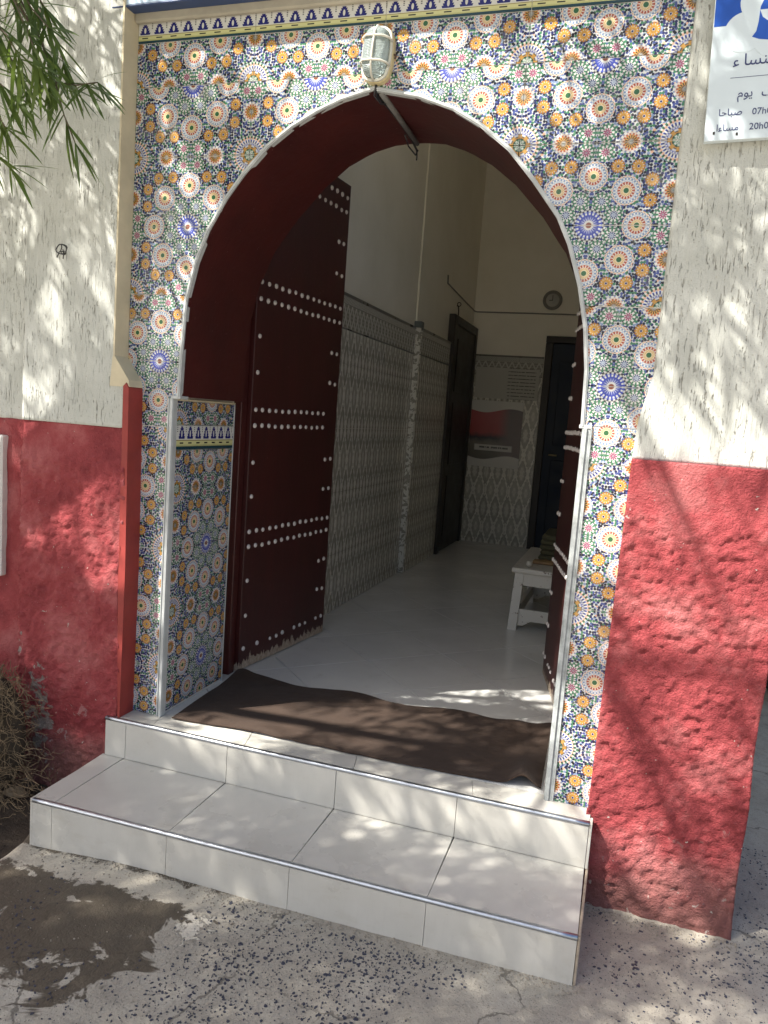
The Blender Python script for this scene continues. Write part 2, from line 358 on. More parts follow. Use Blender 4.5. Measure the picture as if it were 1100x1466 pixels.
# ------------------------------------------------------------------ tiled portal
portal = thing('tiled_portal', (0, 0, 0), 'arched doorway surround covered in printed mosaic tiles with white edging', 'doorway')
ARCH = [(-.737, 1.285), (-.731, 1.47), (-.720, 1.65), (-.686, 1.79), (-.638, 1.905), (-.571, 2.016), (-.505, 2.10), (-.412, 2.194), (-.321, 2.258), (-.23, 2.304), (-.142, 2.339), (-.025, 2.367),
        (.134, 2.334), (.258, 2.289), (.356, 2.232), (.455, 2.155), (.544, 2.055), (.632, 1.943), (.676, 1.855), (.72, 1.729), (.751, 1.598), (.768, 1.465), (.774, 1.285)]
AX = np.array([p[0] for p in ARCH]); AZ = np.array([p[1] for p in ARCH])
def arch_z(x): return float(np.interp(x, AX, AZ)) if -.737 < x < .774 else -9.0
YT, YB = -.004, .012   # tile front and back
def tile_poly(x0, x1, z0, z1):
    """rectangle minus the opening; one outline, above the arch"""
    g = .0014; x0 += g; x1 -= g; z0 += g; z1 -= g
    xs = sorted(set([x0, x1] + [x for x in AX if x0 < x < x1] + [x0 + (x1 - x0) * k / 24 for k in range(25)]
                    + [e for e in (-.7371, .7741) if x0 < e < x1]))
    lo = [(x, max(z0, arch_z(x))) for x in xs]
    keep = []
    for i in range(len(lo)):
        if lo[i][1] < z1 - 1e-4: keep.append(lo[i])
        else:
            for j in (i - 1, i + 1):
                if 0 <= j < len(lo) and lo[j][1] < z1 - 1e-4:
                    a, c = lo[j], lo[i]; t = (z1 - a[1]) / max(1e-6, (c[1] - a[1])); keep.append((a[0] + (c[0] - a[0]) * t, z1))
    if len(keep) < 2: return None
    keep = sorted(set(keep)); out = []
    for k in keep:   # drop collinear points
        while len(out) >= 2 and abs((out[-1][0] - out[-2][0]) * (k[1] - out[-2][1]) - (out[-1][1] - out[-2][1]) * (k[0] - out[-2][0])) < 1e-7: out.pop()
        out.append(k)
    poly = out[:]
    if out[-1][1] < z1 - 1e-5: poly.append((out[-1][0], z1))
    if out[0][1] < z1 - 1e-5: poly.append((out[0][0], z1))
    return poly if len(poly) >= 3 else None
def zel_tile(parent, x0, x1, z0, z1, uvf, name='tile'):
    poly = tile_poly(x0, x1, z0, z1)
    if not poly: return
    dy = rng.uniform(-.0009, .0009)
    m = MB(); m.prism(poly, 'y', YT + dy, YB)
    m.build(name, M_ZEL, parent, uvf=uvf)
XL, XR = -.9714, .9755
uv_main = lambda x, y, z: ((x + 2 * TW) / TW, (2.417 - z) / TH)
uv_top = lambda x, y, z: ((x + 2 * TW) / TW, 1 - (z - 2.417) / TH)
for c in range(4):
    x0 = -2 * TW + c * TW if c else XL; x1 = -2 * TW + (c + 1) * TW if c < 3 else XR
    zel_tile(portal, x0, x1, 2.417, 2.574, uv_top)
    for r_ in range(3):
        zel_tile(portal, x0, x1, 2.417 - (r_ + 1) * TH, 2.417 - r_ * TH, uv_main)
    m = MB(); m.box(x0 + .001, x1 - .001, YT - .001, YB, 2.5755, 2.66, .0015)
    m.build('frieze_tile', M_FRZ, portal, uvf=lambda x, y, z: ((x + 2 * TW) / .0607 + .5, (z - 2.574) / .0675))
for sgn, cu in ((-1, -.8285), (1, .8507)):
    uvs = lambda x, y, z, cu=cu: ((x - cu) / TW + .5, (2.417 - z) / TH)
    for r_ in (3, 4):
        z1 = 2.417 - r_ * TH; z0 = z1 - TH
        if sgn < 0:
            zel_tile(portal, XL if r_ == 3 else -.955, -.5, max(z0, 1.288), z1, uvs)
            if r_ == 4: zel_tile(portal, -.94, -.7705, z0, 1.288, uvs)
        else:
            zel_tile(portal, .5, XR if r_ == 3 else .962, max(z0, 1.288), z1, uvs)
            if r_ == 4: zel_tile(portal, .7975, .95, z0, 1.288, uvs)
    zs = [1.167, 1.167 - .4857 + .002, 1.167 - .9714 + .004, .0]
    zc = .93
    if sgn < 0:
        uvp = lambda x, y, z: ((z - zc) / TW + .5, 1 - (-.772 - x) / TH); xa, xb = -.93, -.7705
    else:
        uvp = lambda x, y, z: ((z - .926) / TW + .5, 1 - (x - .798) / TH); xa, xb = .7975, .955
    for k in range(3): zel_tile(portal, xa, xb, zs[k + 1], zs[k], uvp)
# masonry behind the tiles (grout bed): two piers and the arch block
bed = MB()
AEX = [(x * 1.045, 1.30 + (z - 1.285) * 1.035) for x, z in ARCH]
poly = [(-.99, -.33), (-.775, -.33), (-.775, 1.29)] + AEX + [(.81, 1.29), (.81, -.33), (.99, -.33), (.99, 3.3), (-.99, 3.3)]
bed.prism(poly, 'y', -.0015, .49)
bed.build('masonry', [M_GROUT], portal)
# soffit: lofted from the pointed outer arch to the round inner one
INN = [(-.735, 1.285), (-.735, 1.45), (-.725, 1.62), (-.69, 1.78), (-.62, 1.94), (-.52, 2.076), (-.40, 2.203), (-.30, 2.286), (-.2, 2.336), (-.1, 2.362), (0, 2.37),
       (.1, 2.362), (.2, 2.330), (.3, 2.276), (.40, 2.201), (.52, 2.076), (.62, 1.94), (.69, 1.79), (.735, 1.62), (.76, 1.45), (.774, 1.285)]
def resample(P, n):
    P = np.array(P); d = np.r_[0, np.cumsum(np.hypot(*np.diff(P, axis=0).T))]; t = np.linspace(0, d[-1], n)
    return np.c_[np.interp(t, d, P[:, 0]), np.interp(t, d, P[:, 1])]
n = 70; A = resample(ARCH, n); B = resample(INN, n)
ny = 9; P = np.zeros((ny, n, 3))
for j in range(ny):
    t = j / (ny - 1); q = A * (1 - t) + B * t
    cen = np.array([0.01, 1.5]); dirv = cen - q; dirv /= np.linalg.norm(dirv, axis=1)[:, None]
    q = q + dirv * (.004 + .004 * fbm(np.arange(n)[:, None] * .35 + 0 * q[:, :1], np.full((n, 1), j * .9), 3))
    P[j, :, 0] = q[:, 0]; P[j, :, 2] = q[:, 1]; P[j, :, 1] = -.002 + t * .502
sf = MB(); grid_sheet(sf, P, n, ny)
sf.build('soffit', M_SOF, portal, smooth=True)
# arch edging in straight mitred lengths
AV = [Vector((x, z)) for x, z in ARCH]
SN = []
for i in range(len(AV) - 1):
    d = (AV[i + 1] - AV[i]).normalized(); SN.append(Vector((-d.y, d.x)))       # points away from the opening
MN = []
for i in range(len(AV)):
    a_, b_ = SN[max(i - 1, 0)], SN[min(i, len(SN) - 1)]; h_ = (a_ + b_).normalized(); MN.append(h_ / max(.5, h_.dot(a_)))
for i in range(len(AV) - 1):
    m = MB()
    for o0, o1, ya, yb in ((-.006, .0075, -.0095, .012), (-.002, .0035, -.0125, -.009)):
        q = [AV[i] + MN[i] * o0, AV[i + 1] + MN[i + 1] * o0, AV[i + 1] + MN[i + 1] * o1, AV[i] + MN[i] * o1]
        m.prism([(p.x, p.y) for p in q], 'y', ya + rng.uniform(-.0006, .0006), yb)
    m.build('edging', M_TRIM, portal)
m = MB(); m.box(-.770, -.728, -.0105, .05, 1.2775, 1.2905, .002); m.build('ledge_edge', M_TRIM, portal)
m = MB(); m.box(.764, .806, -.0105, .05, 1.2775, 1.2905, .002); m.build('ledge_edge', M_TRIM, portal)
# lower jamb linings
def jamb(side):
    xs = -.760 if side < 0 else .794
    pr = portal
    # corner profile with grooves
    m = MB()
    if side < 0:
        for (a, b, yy) in ((-.7815, -.776, -.011), (-.776, -.768, -.0075), (-.768, -.7585, -.0125)): m.box(a, b, yy, .014, .0, 1.2785, .0012)
        m.box(-.7625, -.7575, -.006, .022, .0, 1.2785, .001)
    else:
        for (a, b, yy) in ((.8015, .807, -.011), (.791, .8015, -.0075), (.779, .791, -.0135)): m.box(a, b, yy, .014, .0, 1.2785, .0012)
        m.box(.7745, .780, -.009, .03, .0, 1.2785, .001)
    m.build('corner_trim', M_TRIM if side < 0 else M_TRIMOLD, pr)
    m = MB()
    if side < 0: m.box(-.80, -.7665, .0145, .49, -.002, 1.2765)
    else: m.box(.8, .83, .0145, .49, -.002, 1.2765)
    pan = m.build('jamb_panel', M_GROUT, pr)
    y0, y1 = .024, .4705
    rows = [(1.178, 1.272), (None, None), (.926, 1.0795), (.676, .926), (.426, .676), (.176, .426), (.012, .176)]
    cuts = [(y0, .2755), (.2755, y1)]
    for za, zb in rows:
        if za is None:
            m = MB()
            if side < 0: m.box(-.7665, -.7585, y0, y1, 1.081, 1.1765, .001)
            else: m.box(.792, .8, y0, y1, 1.081, 1.1765, .001)
            m.build('border_tile', M_FRZ, pan, uvf=lambda x, y, z: (y / .0607, (z - 1.081) / .0955)); continue
        m = MB()
        if side < 0: m.box(-.7665, -.7595 + rng.uniform(-.0004, .0004), y0, y1, za + .001, zb - .001, .001)
        else: m.box(.7935, .80, y0, y1, za + .001, zb - .001, .001)
        if za > 1.1: uvf = lambda x, y, z: ((y - .283) / TW + .5, 1 - (z - 1.178) / TH)
        else: uvf = lambda x, y, z: ((y - .283) / TW + .5, 1 + (.926 - z) / TH)
        m.build('tile', M_ZEL, pan, uvf=uvf)
    m = MB()
    if side < 0: m.box(-.7715, -.7565, .022, .478, 1.2725, 1.281, .002)
    else: m.box(.790, .803, .022, .478, 1.2725, 1.281, .002)
    m.build('panel_cap', M_PLC, pan)
    m = MB()
    if side < 0: m.box(-.765, -.757, .4715, .4775, 0.0, 1.272, .001)
    else: m.box(.791, .799, .4715, .4775, 0, 1.272, .001)
    m.build('panel_edge', M_TRIM, pan)
jamb(-1); jamb(1)
# plaster band above the frieze
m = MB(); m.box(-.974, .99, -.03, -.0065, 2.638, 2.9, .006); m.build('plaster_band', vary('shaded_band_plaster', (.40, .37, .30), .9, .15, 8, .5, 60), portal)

# signboard above
M_SB = vary('pale_blue_board', (.52, .66, .80), .35, .06, 3)
sb = thing('signboard', (-.02, -.07, 2.667), 'pale blue signboard mounted over the tiled doorway, only its lower edge in view', 'signboard')
m = MB(); m.box(-1.03, .985, -.078, -.0305, 2.673, 3.15, .004); m.build('board', M_SB, sb)
m = MB(); m.box(-1.032, .987, -.082, -.0302, 2.667, 2.6728, .002); m.build('frame', vary('blue_frame', (.03, .06, .16), .4), sb)

# ------------------------------------------------------------------ street walls
def wall_sheet(name, parent, mt, xl, xr, z0, z1, y0, hf, du, back=.1, smooth=True):
    nv = max(2, int((z1 - z0) / du) + 1); nu = max(2, int(abs(xr(z0) - xl(z0)) / du) + 1)
    zz = np.linspace(z0, z1, nv)[:, None] * np.ones((1, nu)); t = np.linspace(0, 1, nu)[None, :]
    L = np.array([xl(z) for z in zz[:, 0]])[:, None]; Rr = np.array([xr(z) for z in zz[:, 0]])[:, None]
    xx = L + (Rr - L) * t
    P = np.stack([xx, y0 - hf(xx, zz), zz], 2)
    m = MB(); grid_sheet(m, P, nu, nv); skirt(m, P, nu, nv, (0, back, 0))
    o = m.build(name, mt, parent, recalc=False)
    bm = bmesh.new(); bm.from_mesh(o.data); bmesh.ops.remove_doubles(bm, verts=bm.verts, dist=1e-5); bmesh.ops.recalc_face_normals(bm, faces=bm.faces); bm.to_mesh(o.data); bm.free()
    o.data.polygons.foreach_set('use_smooth', [True] * len(o.data.polygons)); return o
def rough_white(seed):
    return lambda x, z: .006 * fbm(x * 9, z * 4, seed, 3) + .0035 * fbm(x * 60, z * 9, seed + 5, 3)
def rough_red(seed, a=.022):
    return lambda x, z: .012 * fbm(x * 7, z * 7, seed, 3) + a * fbm(x * 46, z * 52, seed + 3, 3, .6) * np.clip((1.06 - z) / .06, .12, 1) + .004
lw = thing('plastered_wall', (-1.2, -.08, -.36), 'roughcast wall, white above a red dado, between the tiled doorway and the leafy tree', 'wall')
def xl_ret(z): return float(np.interp(z, [-1, 1.30, 1.325, 1.42, 5], [-.905, -.905, -.915, -.9735, -.9735]))
wall_sheet('upper_plaster', lw, M_PLW, lambda z: -1.405, lambda z: min(xl_ret(z), -.925), 1.152, 3.4, -.077, rough_white(3), .013, .09)
wall_sheet('red_dado', lw, M_RED, lambda z: -1.402, lambda z: -.913 + .01 * math.sin(z * 9), -.5, 1.153, -.068, rough_red(11), .0075, .08)
m = MB()   # cream return of the wall above, red return below
m.add([(-.9725, -.086, 1.42), (-.9725, .0, 1.42), (-.9725, .0, 3.0), (-.9725, -.086, 3.0), (-.9795, -.086, 1.42), (-.9795, 0, 1.42), (-.9795, 0, 3.0), (-.9795, -.086, 3.0)],
      [(0, 1, 2, 3), (7, 6, 5, 4), (0, 3, 7, 4), (1, 5, 6, 2), (3, 2, 6, 7), (0, 4, 5, 1)])
m.prism([(-.9795, 1.425), (-.9725, 1.425), (-.905, 1.335), (-.899, 1.31), (-.99, 1.31)], 'y', -.0875, .0)
m.build('plaster_return', M_PLC, lw)
m = MB(); m.prism([(-.903, -.03), (-.895, -.03), (-.890, .6), (-.900, 1.305), (-.912, 1.325), (-.925, 1.312), (-.920, .5)], 'y', -.0925, .003); m.build('red_return', M_REDS, lw)
# recessed stretch further left
lw2 = thing('plastered_wall', (-2.6, -.03, -.36), 'recessed roughcast wall with white upper part and red dado behind the white cabinet', 'wall')
wall_sheet('upper_plaster', lw2, M_PLW, lambda z: -3.4, lambda z: -1.398, 1.150, 3.4, -.036, rough_white(31), .018, .07)
wall_sheet('red_dado', lw2, M_RED, lambda z: -3.4, lambda z: -1.398, -.5, 1.151, -.03, rough_red(41, .007), .016, .06)
cab = thing('wall_cabinet', (-1.62, -.06, .49), 'white painted meter cabinet fixed to the red dado', 'cabinet')
M_WHP = vary('white_paint', (.68, .67, .63), .5, .1, 14, .2, 60)
m = MB(); m.box(-1.95, -1.513, -.075, -.03, .491, 1.080, .006); m.build('case', M_WHP, cab)
m = MB(); m.box(-1.94, -1.528, -.090, -.074, .505, 1.066, .004); dr = m.build('cabinet_door', M_WHP, cab)
m = MB(); m.box(-1.56, -1.55, -.098, -.089, .76, .80, .002); m.build('handle', vary('grey_metal', (.35, .35, .35), .4, metal=.8), dr)

rw = thing('plastered_wall', (1.2, -.04, -.32), 'roughcast wall end, white above a scuffed red dado, carrying the hours sign', 'wall')
def xr_l(z): return float(np.interp(z, [-1, 0, 1.2, 1.32, 1.47, 5], [.917, .923, .938, .945, .9765, .9765]))
wall_sheet('upper_plaster', rw, M_PLW, lambda z: xr_l(z), lambda z: 1.405, 1.192, 3.4, -.006, rough_white(53), .012, .07)
wall_sheet('red_dado', rw, M_RED, lambda z: xr_l(z) if z > .0 else .917, lambda z: 1.402 + .003 * math.sin(z * 14), -.5, 1.194, -.026, rough_red(61), .0075, .08)
WY0, WY1, WZ0, WZ1 = .85, 2.35, 2.35, 3.75  # opening for an added, unseen window that brightens the hall
m = MB(); m.box(1.36, 1.398, .04, WY0, -.5, 4.5); m.box(1.36, 1.398, WY1, 5.8, -.5, 4.5); m.box(1.36, 1.398, WY0, WY1, -.5, WZ0); m.box(1.36, 1.398, WY0, WY1, WZ1, 4.5); m.build('side_face', M_PLC, rw)
m = MB(); m.box(1.2, 1.4002, .045, .6, -.45, 1.19); m.build('red_side', M_REDS, rw)

# wire loop stuck in the left wall
wl = MB(); c = Vector((-1.186, -.098, 1.811))
pts = [c + Vector((-.022 + .004 * math.sin(t * 3), -.006 - .004 * math.sin(t), .0)) + Vector((.03 * math.cos(t) * (.6 + .4 * math.sin(t * .5)), 0, .018 * math.sin(t))) for t in np.linspace(0, 2 * math.pi * 1.9, 34)]
wl.tube(pts, .0022, 6); wl.tube([c + Vector((-.03, .015, -.002)), c + Vector((-.035, -.008, -.01)), c + Vector((-.048, -.004, -.03))], .002, 6)
wl.tube([c + Vector((-.02, -.006, .0)), c + Vector((-.016, -.006, -.02)), c + Vector((-.022, -.002, -.034))], .002, 6)
o = wl.build('wire_loop', vary('black_rubber', (.018, .018, .02), .5), None, origin=c, smooth=True)
tag(o, 'twist of black cable hooked into the white roughcast wall', 'wire')

# ------------------------------------------------------------------ steps
M_STEP = None
def step_tile(nt, b):
    p = WPOS(nt); n1 = NOISE(nt, p, 4, 5, .6); fine = NOISE(nt, MAPV(nt, p, (1, 1, .12)), 120, 3, .6)
    c = RAMP(nt, n1, [(.3, (.53, .515, .465)), (.7, (.61, .595, .545))])
    c = MX(nt, MA(nt, 'MULTIPLY', SS(nt, fine, .5, .7), .18), c, (.50, .49, .45))
    z = SEP(nt, p)[2]
    sp = SS(nt, NOISE(nt, p, 70, 3, .6), .70, .76)
    c = MX(nt, MA(nt, 'MULTIPLY', sp, .25), c, (.3, .27, .22))
    c = MX(nt, MA(nt, 'MULTIPLY', SS(nt, NOISE(nt, MAPV(nt, p, (1, 1, 2.5)), 7, 6, .7), .52, .72), .22), c, (.40, .36, .28))
    nt.links.new(c, b.inputs['Base Color'])
    nt.links.new(RAMP(nt, n1, [(.3, (.24,) * 3), (.7, (.36,) * 3)]), b.inputs['Roughness'])
    nt.links.new(BUMP(nt, NOISE(nt, p, 5, 2, .5), .08, .01), b.inputs['Normal'])
M_STEP = mat('glazed_step_tile', step_tile)
M_DARKJ = vary('dark_joint', (.13, .12, .10), .9, .2, 40)
M_ALU = vary('aluminium', (.50, .54, .60), .36, .12, 40, metal=1.0)
stp = thing('entrance_steps', (0, -.3, -.34), 'two low steps faced in glazed off-white tiles with aluminium nosings', 'steps')
def yf(x): return float(np.interp(x, [-.94, .94], [-.503, -.470]))
Z1 = -.160; Z0 = -.50
m = MB()
m.prism([(-.938, -.092), (.930, -.092), (.930, .012), (-.938, .012)], 'z', Z1 - .02, -.012)
m.prism([(-.928, yf(-.928) + .012), (.928, yf(.928) + .012), (.928, .0), (-.928, .0)], 'z', Z0, Z1 - .011)
m.build('core', M_DARKJ, stp)
JX = [-.945, -.862, -.402, .044, .493, .9375]
JU = [-.950, -.853, -.400, .044, .492, .9345]
def slab(parent, name, quad, z0, z1, mt=M_STEP, c=.0008):
    """horizontal tile from 4 xy corners, slightly inset with a chamfer"""
    cx = sum(q[0] for q in quad) / 4; cy = sum(q[1] for q in quad) / 4
    def sh(q, d):
        v = Vector((cx - q[0], cy - q[1])); return (q[0] + math.copysign(d, v.x), q[1] + math.copysign(d, v.y))
    A = [(*sh(q, .0006), z0) for q in quad]; B = [(*sh(q, .0006), z1 - c) for q in quad]; Cc = [(*sh(q, .0006 + c), z1) for q in quad]
    m = MB(); m.add(A + B + Cc, [(0, 3, 2, 1)] + [[i, (i + 1) % 4, 4 + (i + 1) % 4, 4 + i] for i in range(4)] + [[4 + i, 4 + (i + 1) % 4, 8 + (i + 1) % 4, 8 + i] for i in range(4)] + [(8, 9, 10, 11)])
    return m.build(name, mt, parent)
for i in range(5):
    a, b = JX[i], JX[i + 1]
    slab(stp, 'tread_tile', [(a, yf(a) + .009), (b, yf(b) + .009), (b - .004, -.098), (a - .018 * (i == 0), -.098)], Z1 - .0105, Z1 + rng.uniform(-.0006, .0006))
    m = MB(); g = .0008   # lower riser
    m.add([(a + g, yf(a), Z0), (b - g, yf(b), Z0), (b - g, yf(b), Z1 - .011), (a + g, yf(a), Z1 - .011), (a + g, yf(a) + .011, Z0), (b - g, yf(b) + .011, Z0), (b - g, yf(b) + .011, Z1 - .011), (a + g, yf(a) + .011, Z1 - .011)],
          [(0, 1, 2, 3), (7, 6, 5, 4), (0, 4, 5, 1), (3, 2, 6, 7), (0, 3, 7, 4), (1, 5, 6, 2)]); m.build('riser_tile', M_STEP, stp)
    a, b = JU[i], JU[i + 1]
    m = MB(); m.box(a + g, b - g, -.1055 + rng.uniform(-.0005, .0005), -.093, Z1 + .0015, -.0115, .001); m.build('riser_tile', M_STEP, stp)
TS = [-.950, -.738, -.335, .105, .545, .9345]
for i in range(5):
    slab(stp, 'tread_tile', [(TS[i], -.097), (TS[i + 1], -.097), (TS[i + 1] - .03 * (i < 4), .030), (TS[i] - .03 * (i > 0), .030)], -.0115, .0 + rng.uniform(-.0004, .0004))
def nosing(xa, xb, ya, yb, z):
    m = MB(); d = Vector((xb - xa, yb - ya, 0)); L = d.length; d.normalize(); nn = Vector((-d.y, d.x, 0))
    M = Matrix(((d.x, nn.x, 0, xa), (d.y, nn.y, 0, ya), (0, 0, 1, z), (0, 0, 0, 1)))
    prof = [(.011, .0015), (.004, .002), (.0, .001), (-.003, -.002), (-.004, -.006), (-.003, -.0105), (.0, -.0115), (.004, -.0115), (.011, -.004)]
    n_ = len(prof); N = 40; vs = []
    for k in range(N + 1):
        for (y, zz) in prof: vs.append(M @ Vector((L * k / N, y, zz + .0005 * math.sin(k * .37))))
    fs = [[k * n_ + i, k * n_ + (i + 1) % n_, (k + 1) * n_ + (i + 1) % n_, (k + 1) * n_ + i] for k in range(N) for i in range(n_)]
    fs += [list(range(n_)), [N * n_ + i for i in range(n_)][::-1]]
    m.add(vs, fs); m.build('nosing', M_ALU, stp, smooth=True)
nosing(-.945, .9375, yf(-.945), yf(.9375), Z1); nosing(-.95, .9345, -.1055, -.1055, .0)
m = MB(); m.box(.9378, .9465, yf(.94) + .002, -.06, Z0, Z1 - .002, .002); m.build('end_board', vary('raw_edge', (.40, .33, .25), .8, .25, 30, .4, 80), stp)
m = MB(); m.box(-.9565, -.9465, yf(-.95) + .002, -.09, Z0, Z1 - .001, .001); m.build('end_tile', M_STEP, stp)
m = MB(); m.box(.9350, .9440, -.104, -.06, Z1, -.002, .001); m.build('end_tile', M_STEP, stp)

# ------------------------------------------------------------------ vestibule
room = thing('vestibule', (0, 3, 0), 'dim entrance hall with grey patterned wainscot tiles and cream upper walls', 'room')
def cream_wall(nt, b):
    p = WPOS(nt); c = RAMP(nt, NOISE(nt, p, 2.2, 5, .6), [(.3, (.77, .73, .62)), (.7, (.85, .81, .71))])
    nt.links.new(c, b.inputs['Base Color']); b.inputs['Roughness'].default_value = .55
    nt.links.new(BUMP(nt, NOISE(nt, p, 12, 3, .5), .15, .006), b.inputs['Normal'])
M_CRW = mat('cream_wall_paint', cream_wall)
m = MB()
m.box(-1.0, -.812, .492, 3.42, -.02, 4.4); m.box(-1.0, -.772, 3.42, 5.6, -.02, 1.988); m.box(-1.0, -.800, 3.42, 5.6, 1.988, 4.4)      # left wall with its jog
m.build('side_wall', M_CRW, room)
WY0, WY1, WZ0, WZ1 = .85, 2.35, 2.35, 3.75  # same added opening, cut through the hall wall to let sky light in
def holed(x0, x1, y0, y1, z0, z1):
    m = MB(); m.box(x0, x1, y0, WY0, z0, z1); m.box(x0, x1, WY1, y1, z0, z1); m.box(x0, x1, WY0, WY1, z0, WZ0); m.box(x0, x1, WY0, WY1, WZ1, z1); return m
holed(1.12, 1.352, .492, 5.6, -.02, 4.4).build('side_wall', M_CRW, room)
m = MB(); fx = 1.30  # frame and panes of the window added out of view to light the hall
m.box(fx, fx + .04, WY0, WY1, WZ0, WZ0 + .05, .003); m.box(fx, fx + .04, WY0, WY1, WZ1 - .05, WZ1, .003)
for yy in (WY0, (WY0 + WY1) / 2 - .025, WY1 - .05): m.box(fx + .001, fx + .039, yy, yy + .05, WZ0 + .051, WZ1 - .051, .003)
wf = m.build('added_window_frame', M_WHP, room)
def added_pane_m(nt, b):
    b.inputs['Base Color'].default_value = (.95, .97, .97, 1); b.inputs['Roughness'].default_value = .0; b.inputs['Transmission Weight'].default_value = 1.0; b.inputs['IOR'].default_value = 1.01
M_ADDED_PANE = mat('added_window_glass', added_pane_m)
for ya, yb in ((WY0 + .05, (WY0 + WY1) / 2 - .025), ((WY0 + WY1) / 2 + .025, WY1 - .05)):
    m = MB(); m.box(fx + .018, fx + .022, ya, yb, WZ0 + .05, WZ1 - .05); m.build('pane', M_ADDED_PANE, wf)
m = MB(); m.box(-1.0, 1.3, 5.56, 5.7, -.02, 4.4); m.build('back_wall', M_CRW, room)
m = MB(); m.box(-1.0, 1.3, .492, 5.7, 4.4, 4.55); m.build('ceiling', M_CRW, room)
m = MB(); m.prism([(-.97, -.3), (-.815, -.3), (-.815, 2.50), (.83, 2.50), (.83, -.3), (1.3, -.3), (1.3, 4.4), (-.97, 4.4)], 'y', .4905, .56); m.build('front_wall', M_CRW, room)
m = MB(); m.box(-1.0, 1.3, .03, 5.7, -.33, -.012); m.build('floor_bed', M_DARKJ, room)
def floor_tile_m(nt, b):
    p = WPOS(nt); n1 = NOISE(nt, p, 2.5, 5, .6)
    c = RAMP(nt, n1, [(.3, (.68, .68, .66)), (.7, (.76, .76, .74))])
    c = MX(nt, MA(nt, 'MULTIPLY', SS(nt, NOISE(nt, p, 11, 5, .7), .55, .75), .2), c, (.36, .34, .30))
    nt.links.new(c, b.inputs['Base Color'])
    nt.links.new(RAMP(nt, n1, [(.3, (.14,) * 3), (.7, (.26,) * 3)]), b.inputs['Roughness'])
    nt.links.new(BUMP(nt, NOISE(nt, p, 4, 2, .5), .06, .01), b.inputs['Normal'])
M_FLT = mat('glazed_floor_tile', floor_tile_m)
# diagonal floor tiles, clipped to the room
def clip(poly, ax, val, keep_less):
    out = []; n_ = len(poly)
    for i in range(n_):
        a, b = poly[i], poly[(i + 1) % n_]
        ia = (a[ax] <= val) == keep_less; ib = (b[ax] <= val) == keep_less
        if ia: out.append(a)
        if ia != ib:
            t = (val - a[ax]) / (b[ax] - a[ax]); out.append((a[0] + (b[0] - a[0]) * t, a[1] + (b[1] - a[1]) * t))
    return out
q2 = math.sqrt(.5); SD = .449
for i in range(-4, 14):
    for j in range(-6, 14):
        p0 = .607 + (i - 1) * SD; q0 = .972 + (j - 3) * SD; g = .0021
        cs = [(p0 + g, q0 + g), (p0 + SD - g, q0 + g), (p0 + SD - g, q0 + SD - g), (p0 + g, q0 + SD - g)]
        poly = [((p - q) * q2, (p + q) * q2) for p, q in cs]
        for ax, v, k in ((0, -.80, False), (0, 1.12, True), (1, .032, False), (1, 5.56, True)):
            if poly: poly = clip(poly, ax, v, k)
        if len(poly) < 3: continue
        area = abs(sum(poly[k][0] * poly[(k + 1) % len(poly)][1] - poly[(k + 1) % len(poly)][0] * poly[k][1] for k in range(len(poly)))) / 2
        if area < .0015: continue
        m = MB(); m.prism(poly, 'z', -.0118, rng.uniform(-.0005, .0003)); m.build('floor_tile', M_FLT, room)
# wainscot
def damask(nt, b):
    s = SEP(nt, UVC(nt)); x = MA(nt, 'PINGPONG', s[0], .5); y = MA(nt, 'PINGPONG', s[1], .5)
    lat = MA(nt, 'ADD', MA(nt, 'COSINE', MA(nt, 'MULTIPLY', s[0], 4 * math.pi)), MA(nt, 'COSINE', MA(nt, 'MULTIPLY', s[1], 2 * math.pi)))
    lat2 = MA(nt, 'MULTIPLY', MA(nt, 'COSINE', MA(nt, 'MULTIPLY', s[0], 12 * math.pi)), MA(nt, 'COSINE', MA(nt, 'MULTIPLY', s[1], 14 * math.pi)))
    k = MA(nt, 'ADD', MA(nt, 'MULTIPLY', lat, .25), .5)
    k = MA(nt, 'ADD', k, MA(nt, 'MULTIPLY', lat2, .05))
    k = MA(nt, 'ADD', k, MA(nt, 'MULTIPLY', MA(nt, 'SUBTRACT', NOISE(nt, COMB(nt, x, y), 16, 3, .65), .5), .28))
    c = RAMP(nt, k, [(.0, (.66, .64, .57)), (.14, (.44, .425, .37)), (.36, (.40, .385, .33)), (.42, (.74, .72, .65)), (.55, (.72, .70, .63)), (.60, (.31, .30, .255)), (.80, (.39, .375, .32)), (.93, (.64, .62, .56))])
    nt.links.new(c, b.inputs['Base Color']); b.inputs['Roughness'].default_value = .25
M_DAM = mat('damask_wall_tile', damask)
def lattice(nt, b):
    s = SEP(nt, UVC(nt)); a = MA(nt, 'ADD', s[0], s[1]); d = MA(nt, 'SUBTRACT', s[0], s[1])
    pa = MA(nt, 'PINGPONG', a, .5); pd = MA(nt, 'PINGPONG', d, .5)
    line = MA(nt, 'MINIMUM', pa, pd)
    fl = MA(nt, 'MULTIPLY', MA(nt, 'COSINE', MA(nt, 'MULTIPLY', a, 6 * math.pi)), MA(nt, 'COSINE', MA(nt, 'MULTIPLY', d, 6 * math.pi)))
    c = MX(nt, SS(nt, fl, -.1, .1), (.26, .25, .215), (.40, .39, .35))
    c = MX(nt, SS(nt, line, .12, .09), c, (.56, .55, .5))
    nt.links.new(c, b.inputs['Base Color']); b.inputs['Roughness'].default_value = .25
M_LAT = mat('lattice_border_tile', lattice)
M_DKT = vary('dark_tile_strip', (.14, .135, .12), .3)
